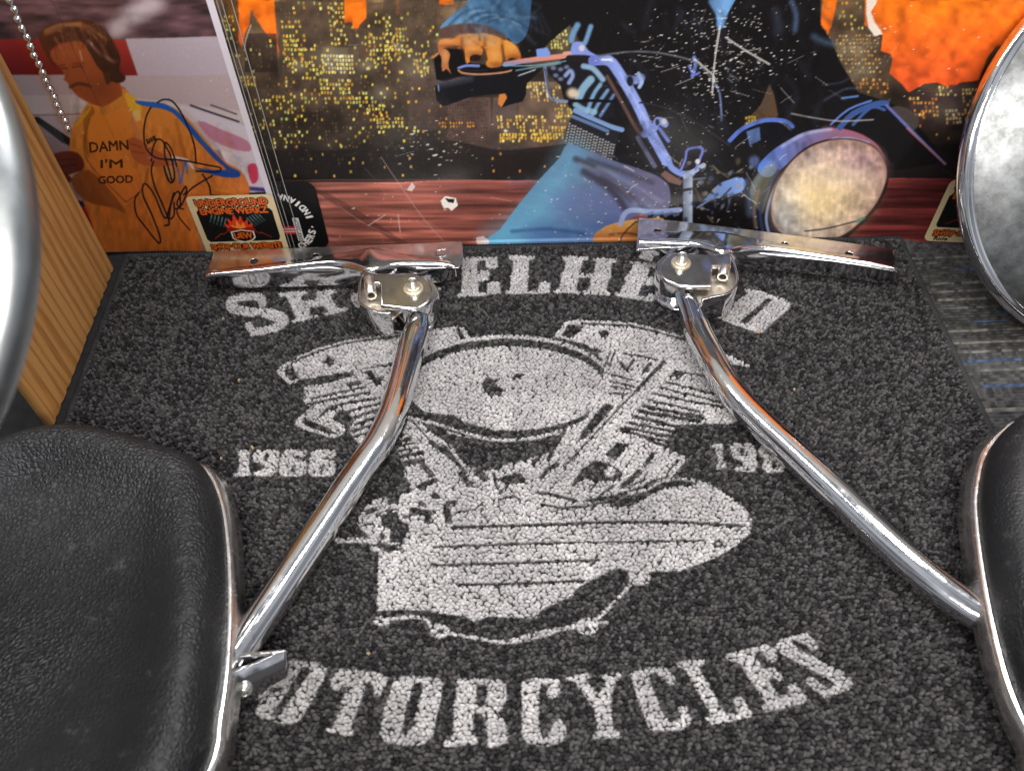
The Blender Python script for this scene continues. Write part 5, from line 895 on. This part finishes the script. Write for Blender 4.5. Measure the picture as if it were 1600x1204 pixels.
# ------------------------------------------------------------------ chrome dome (right) and silver dish (left)
def dish(name, label, cat, c, n, R_, prof, mats, parts, base):
    root = tag(empty(name, base), label, cat); M = Matrix.Translation(Vector(c)) @ Vector(n).to_track_quat('Z', 'Y').to_matrix().to_4x4()
    for nm, pr, mt in zip(parts, prof, mats): lathe(nm, [(r * R_, z * R_) for r, z in pr], M, mt, root, 128)
    return root, M
dm, Mr = dish('chrome_dome', 'tarnished pitted chrome dome with a polished rolled rim leaning by the poster', 'dome', (0.627, 0.665, 0.166), (0.03, -0.835, 0.549), 0.195,
     [[(0.0, 0.20), (0.15, 0.197), (0.3, 0.187), (0.45, 0.170), (0.6, 0.145), (0.74, 0.118), (0.86, 0.086), (0.925, 0.062), (0.945, 0.052)],
      [(0.945, 0.052), (0.955, 0.048), (0.968, 0.050), (0.982, 0.045), (0.994, 0.030), (1.0, 0.008), (0.995, -0.02), (0.975, -0.04), (0.94, -0.045), (0.90, -0.03)],
      [(0.90, -0.03), (0.5, -0.03), (0.0, -0.03)]], [M_PITTED, M_CHROME, M_PLATED], ['dome_face', 'rolled_rim', 'back_plate'], (0.627, 0.62, 0))
sd, Ml = dish('silver_dish', 'satin silver dish edge standing before the pine board', 'dish', (-0.413, 0.344, 0.39), (-0.138, -0.634, 0.761), 0.187,
     [[(0.0, -0.02), (0.4, -0.015), (0.70, 0.0), (0.80, 0.02), (0.835, 0.045)], [(0.835, 0.045), (0.86, 0.062), (0.90, 0.070), (0.945, 0.064), (0.98, 0.042), (1.0, 0.005), (0.995, -0.03), (0.96, -0.055), (0.90, -0.06)], [(0.90, -0.06), (0.5, -0.07), (0.0, -0.08)]],
     [M_SATIN, M_SATIN, M_PLATED], ['dish_face', 'rolled_rim', 'back_plate'], (-0.60, 0.47, 0))
pb = Ml @ Vector((0.02, 0.0, -0.015)); tube('stand_post', [(-0.62, 0.50, 0.0), (-0.62, 0.50, 0.25), (-0.58, 0.47, 0.33), tuple(pb)], 0.009, M_PLATED, sd, 20)
lathe('stand_foot', [(0.0, 0.012), (0.012, 0.012), (0.05, 0.007), (0.055, 0.0), (0.055, -0.004), (0.0, -0.004)], Matrix.Translation((-0.62, 0.50, 0)), M_PLATED, sd, 40)

# ------------------------------------------------------------------ pine board beside the mat
def board():
    root = tag(empty('pine_board', (-0.485, 0.64, 0)), 'upright pine board with raised grain at the mat\'s edge', 'board'); xf, xb = -0.4625, -0.4695; y0, y1, zt = 0.522, 0.757, 0.30
    bm = bmesh.new(); ny = 240; r_ = np.random.default_rng(9); prof = []; y = y0
    for i in range(ny + 1):
        y = y0 + (y1 - y0) * i / ny; u = i / ny
        g_ = 0.5 + 0.5 * math.sin(u * 2 * math.pi * 13 + 4.0 * math.sin(u * 7) + 2.0 * math.sin(u * 17 + 1)); amp = 0.0014 if (u < 0.28 or u > 0.5) else 0.0004
        e = min(1, min(u, 1 - u) / 0.02); prof.append((xf - amp * (g_ ** 3) - 0.003 * (1 - e) ** 2, y))
    nz = 14; V = [[bm.verts.new((p[0], p[1] + 0.004 * math.sin(k_ / nz * 3 + p[1] * 30) * min(1, (p[1] - y0) / 0.02, (y1 - p[1]) / 0.02), -0.004 + (zt + 0.004) * k_ / nz)) for p in prof] for k_ in range(nz + 1)]
    for a_, b_ in zip(V, V[1:]):
        for i in range(ny): bm.faces.new((a_[i], a_[i+1], b_[i+1], b_[i]))
    B_ = [bm.verts.new((xb, y0, -0.004)), bm.verts.new((xb, y1, -0.004)), bm.verts.new((xb, y1, zt)), bm.verts.new((xb, y0, zt))]
    bm.faces.new([B_[1], B_[0], B_[3], B_[2]]); bm.faces.new([r[0] for r in V] + [B_[3], B_[0]]); bm.faces.new([r[-1] for r in V][::-1] + [B_[1], B_[2]]); bm.faces.new(V[-1] + [B_[2], B_[3]]); bm.faces.new(V[0][::-1] + [B_[0], B_[1]])
    bmesh.ops.recalc_face_normals(bm, faces=bm.faces); o = from_bm('plank', bm, M_WOOD, root); auto_smooth(o, 40)
board()

# ------------------------------------------------------------------ ball chain in front of the photograph
def chain():
    root = tag(empty('ball_chain', (-0.4415, 0.74, 0.172)), 'steel ball chain hanging in front of the signed photograph', 'chain'); Yc = 0.745
    def W_(px, py):
        d = FW + ((px - 800) / FPX) * RT - ((py - 602) / FPX) * UP; return CC + d * (Yc / d[1])
    top, bot = W_(15, 0), W_(107, 203); d = (bot - top); step = np.linalg.norm(d) / 15.2; d = d / np.linalg.norm(d)
    first = None
    for i in range(-14, 16):
        p = top + d * step * i + np.array([0.0006 * math.sin(i * 1.9), 0, 0])
        if first is None: ob = lathe('bead', [(0.0037 * math.sin(t_ * math.pi / 12), -0.0037 * math.cos(t_ * math.pi / 12)) for t_ in range(13)], Matrix.Identity(4), M_CHROME, root, 20); first = ob
        else: ob = first.copy(); COL.objects.link(ob)
        ob.parent = root; ob.matrix_parent_inverse = Matrix.Identity(4); ob.location = Vector(p) - root.location
    tube('link_wire', [top - d * step * 14, top, bot], 0.0008, M_BOLT, root, n=6)
    q = tube('hook', [top - d * step * 14 + np.array([0, t_ * 0.03 / 5, 0.012 * math.sin(t_ * math.pi / 5)]) for t_ in range(6)], 0.0012, M_BOLT, root, n=8)
chain()
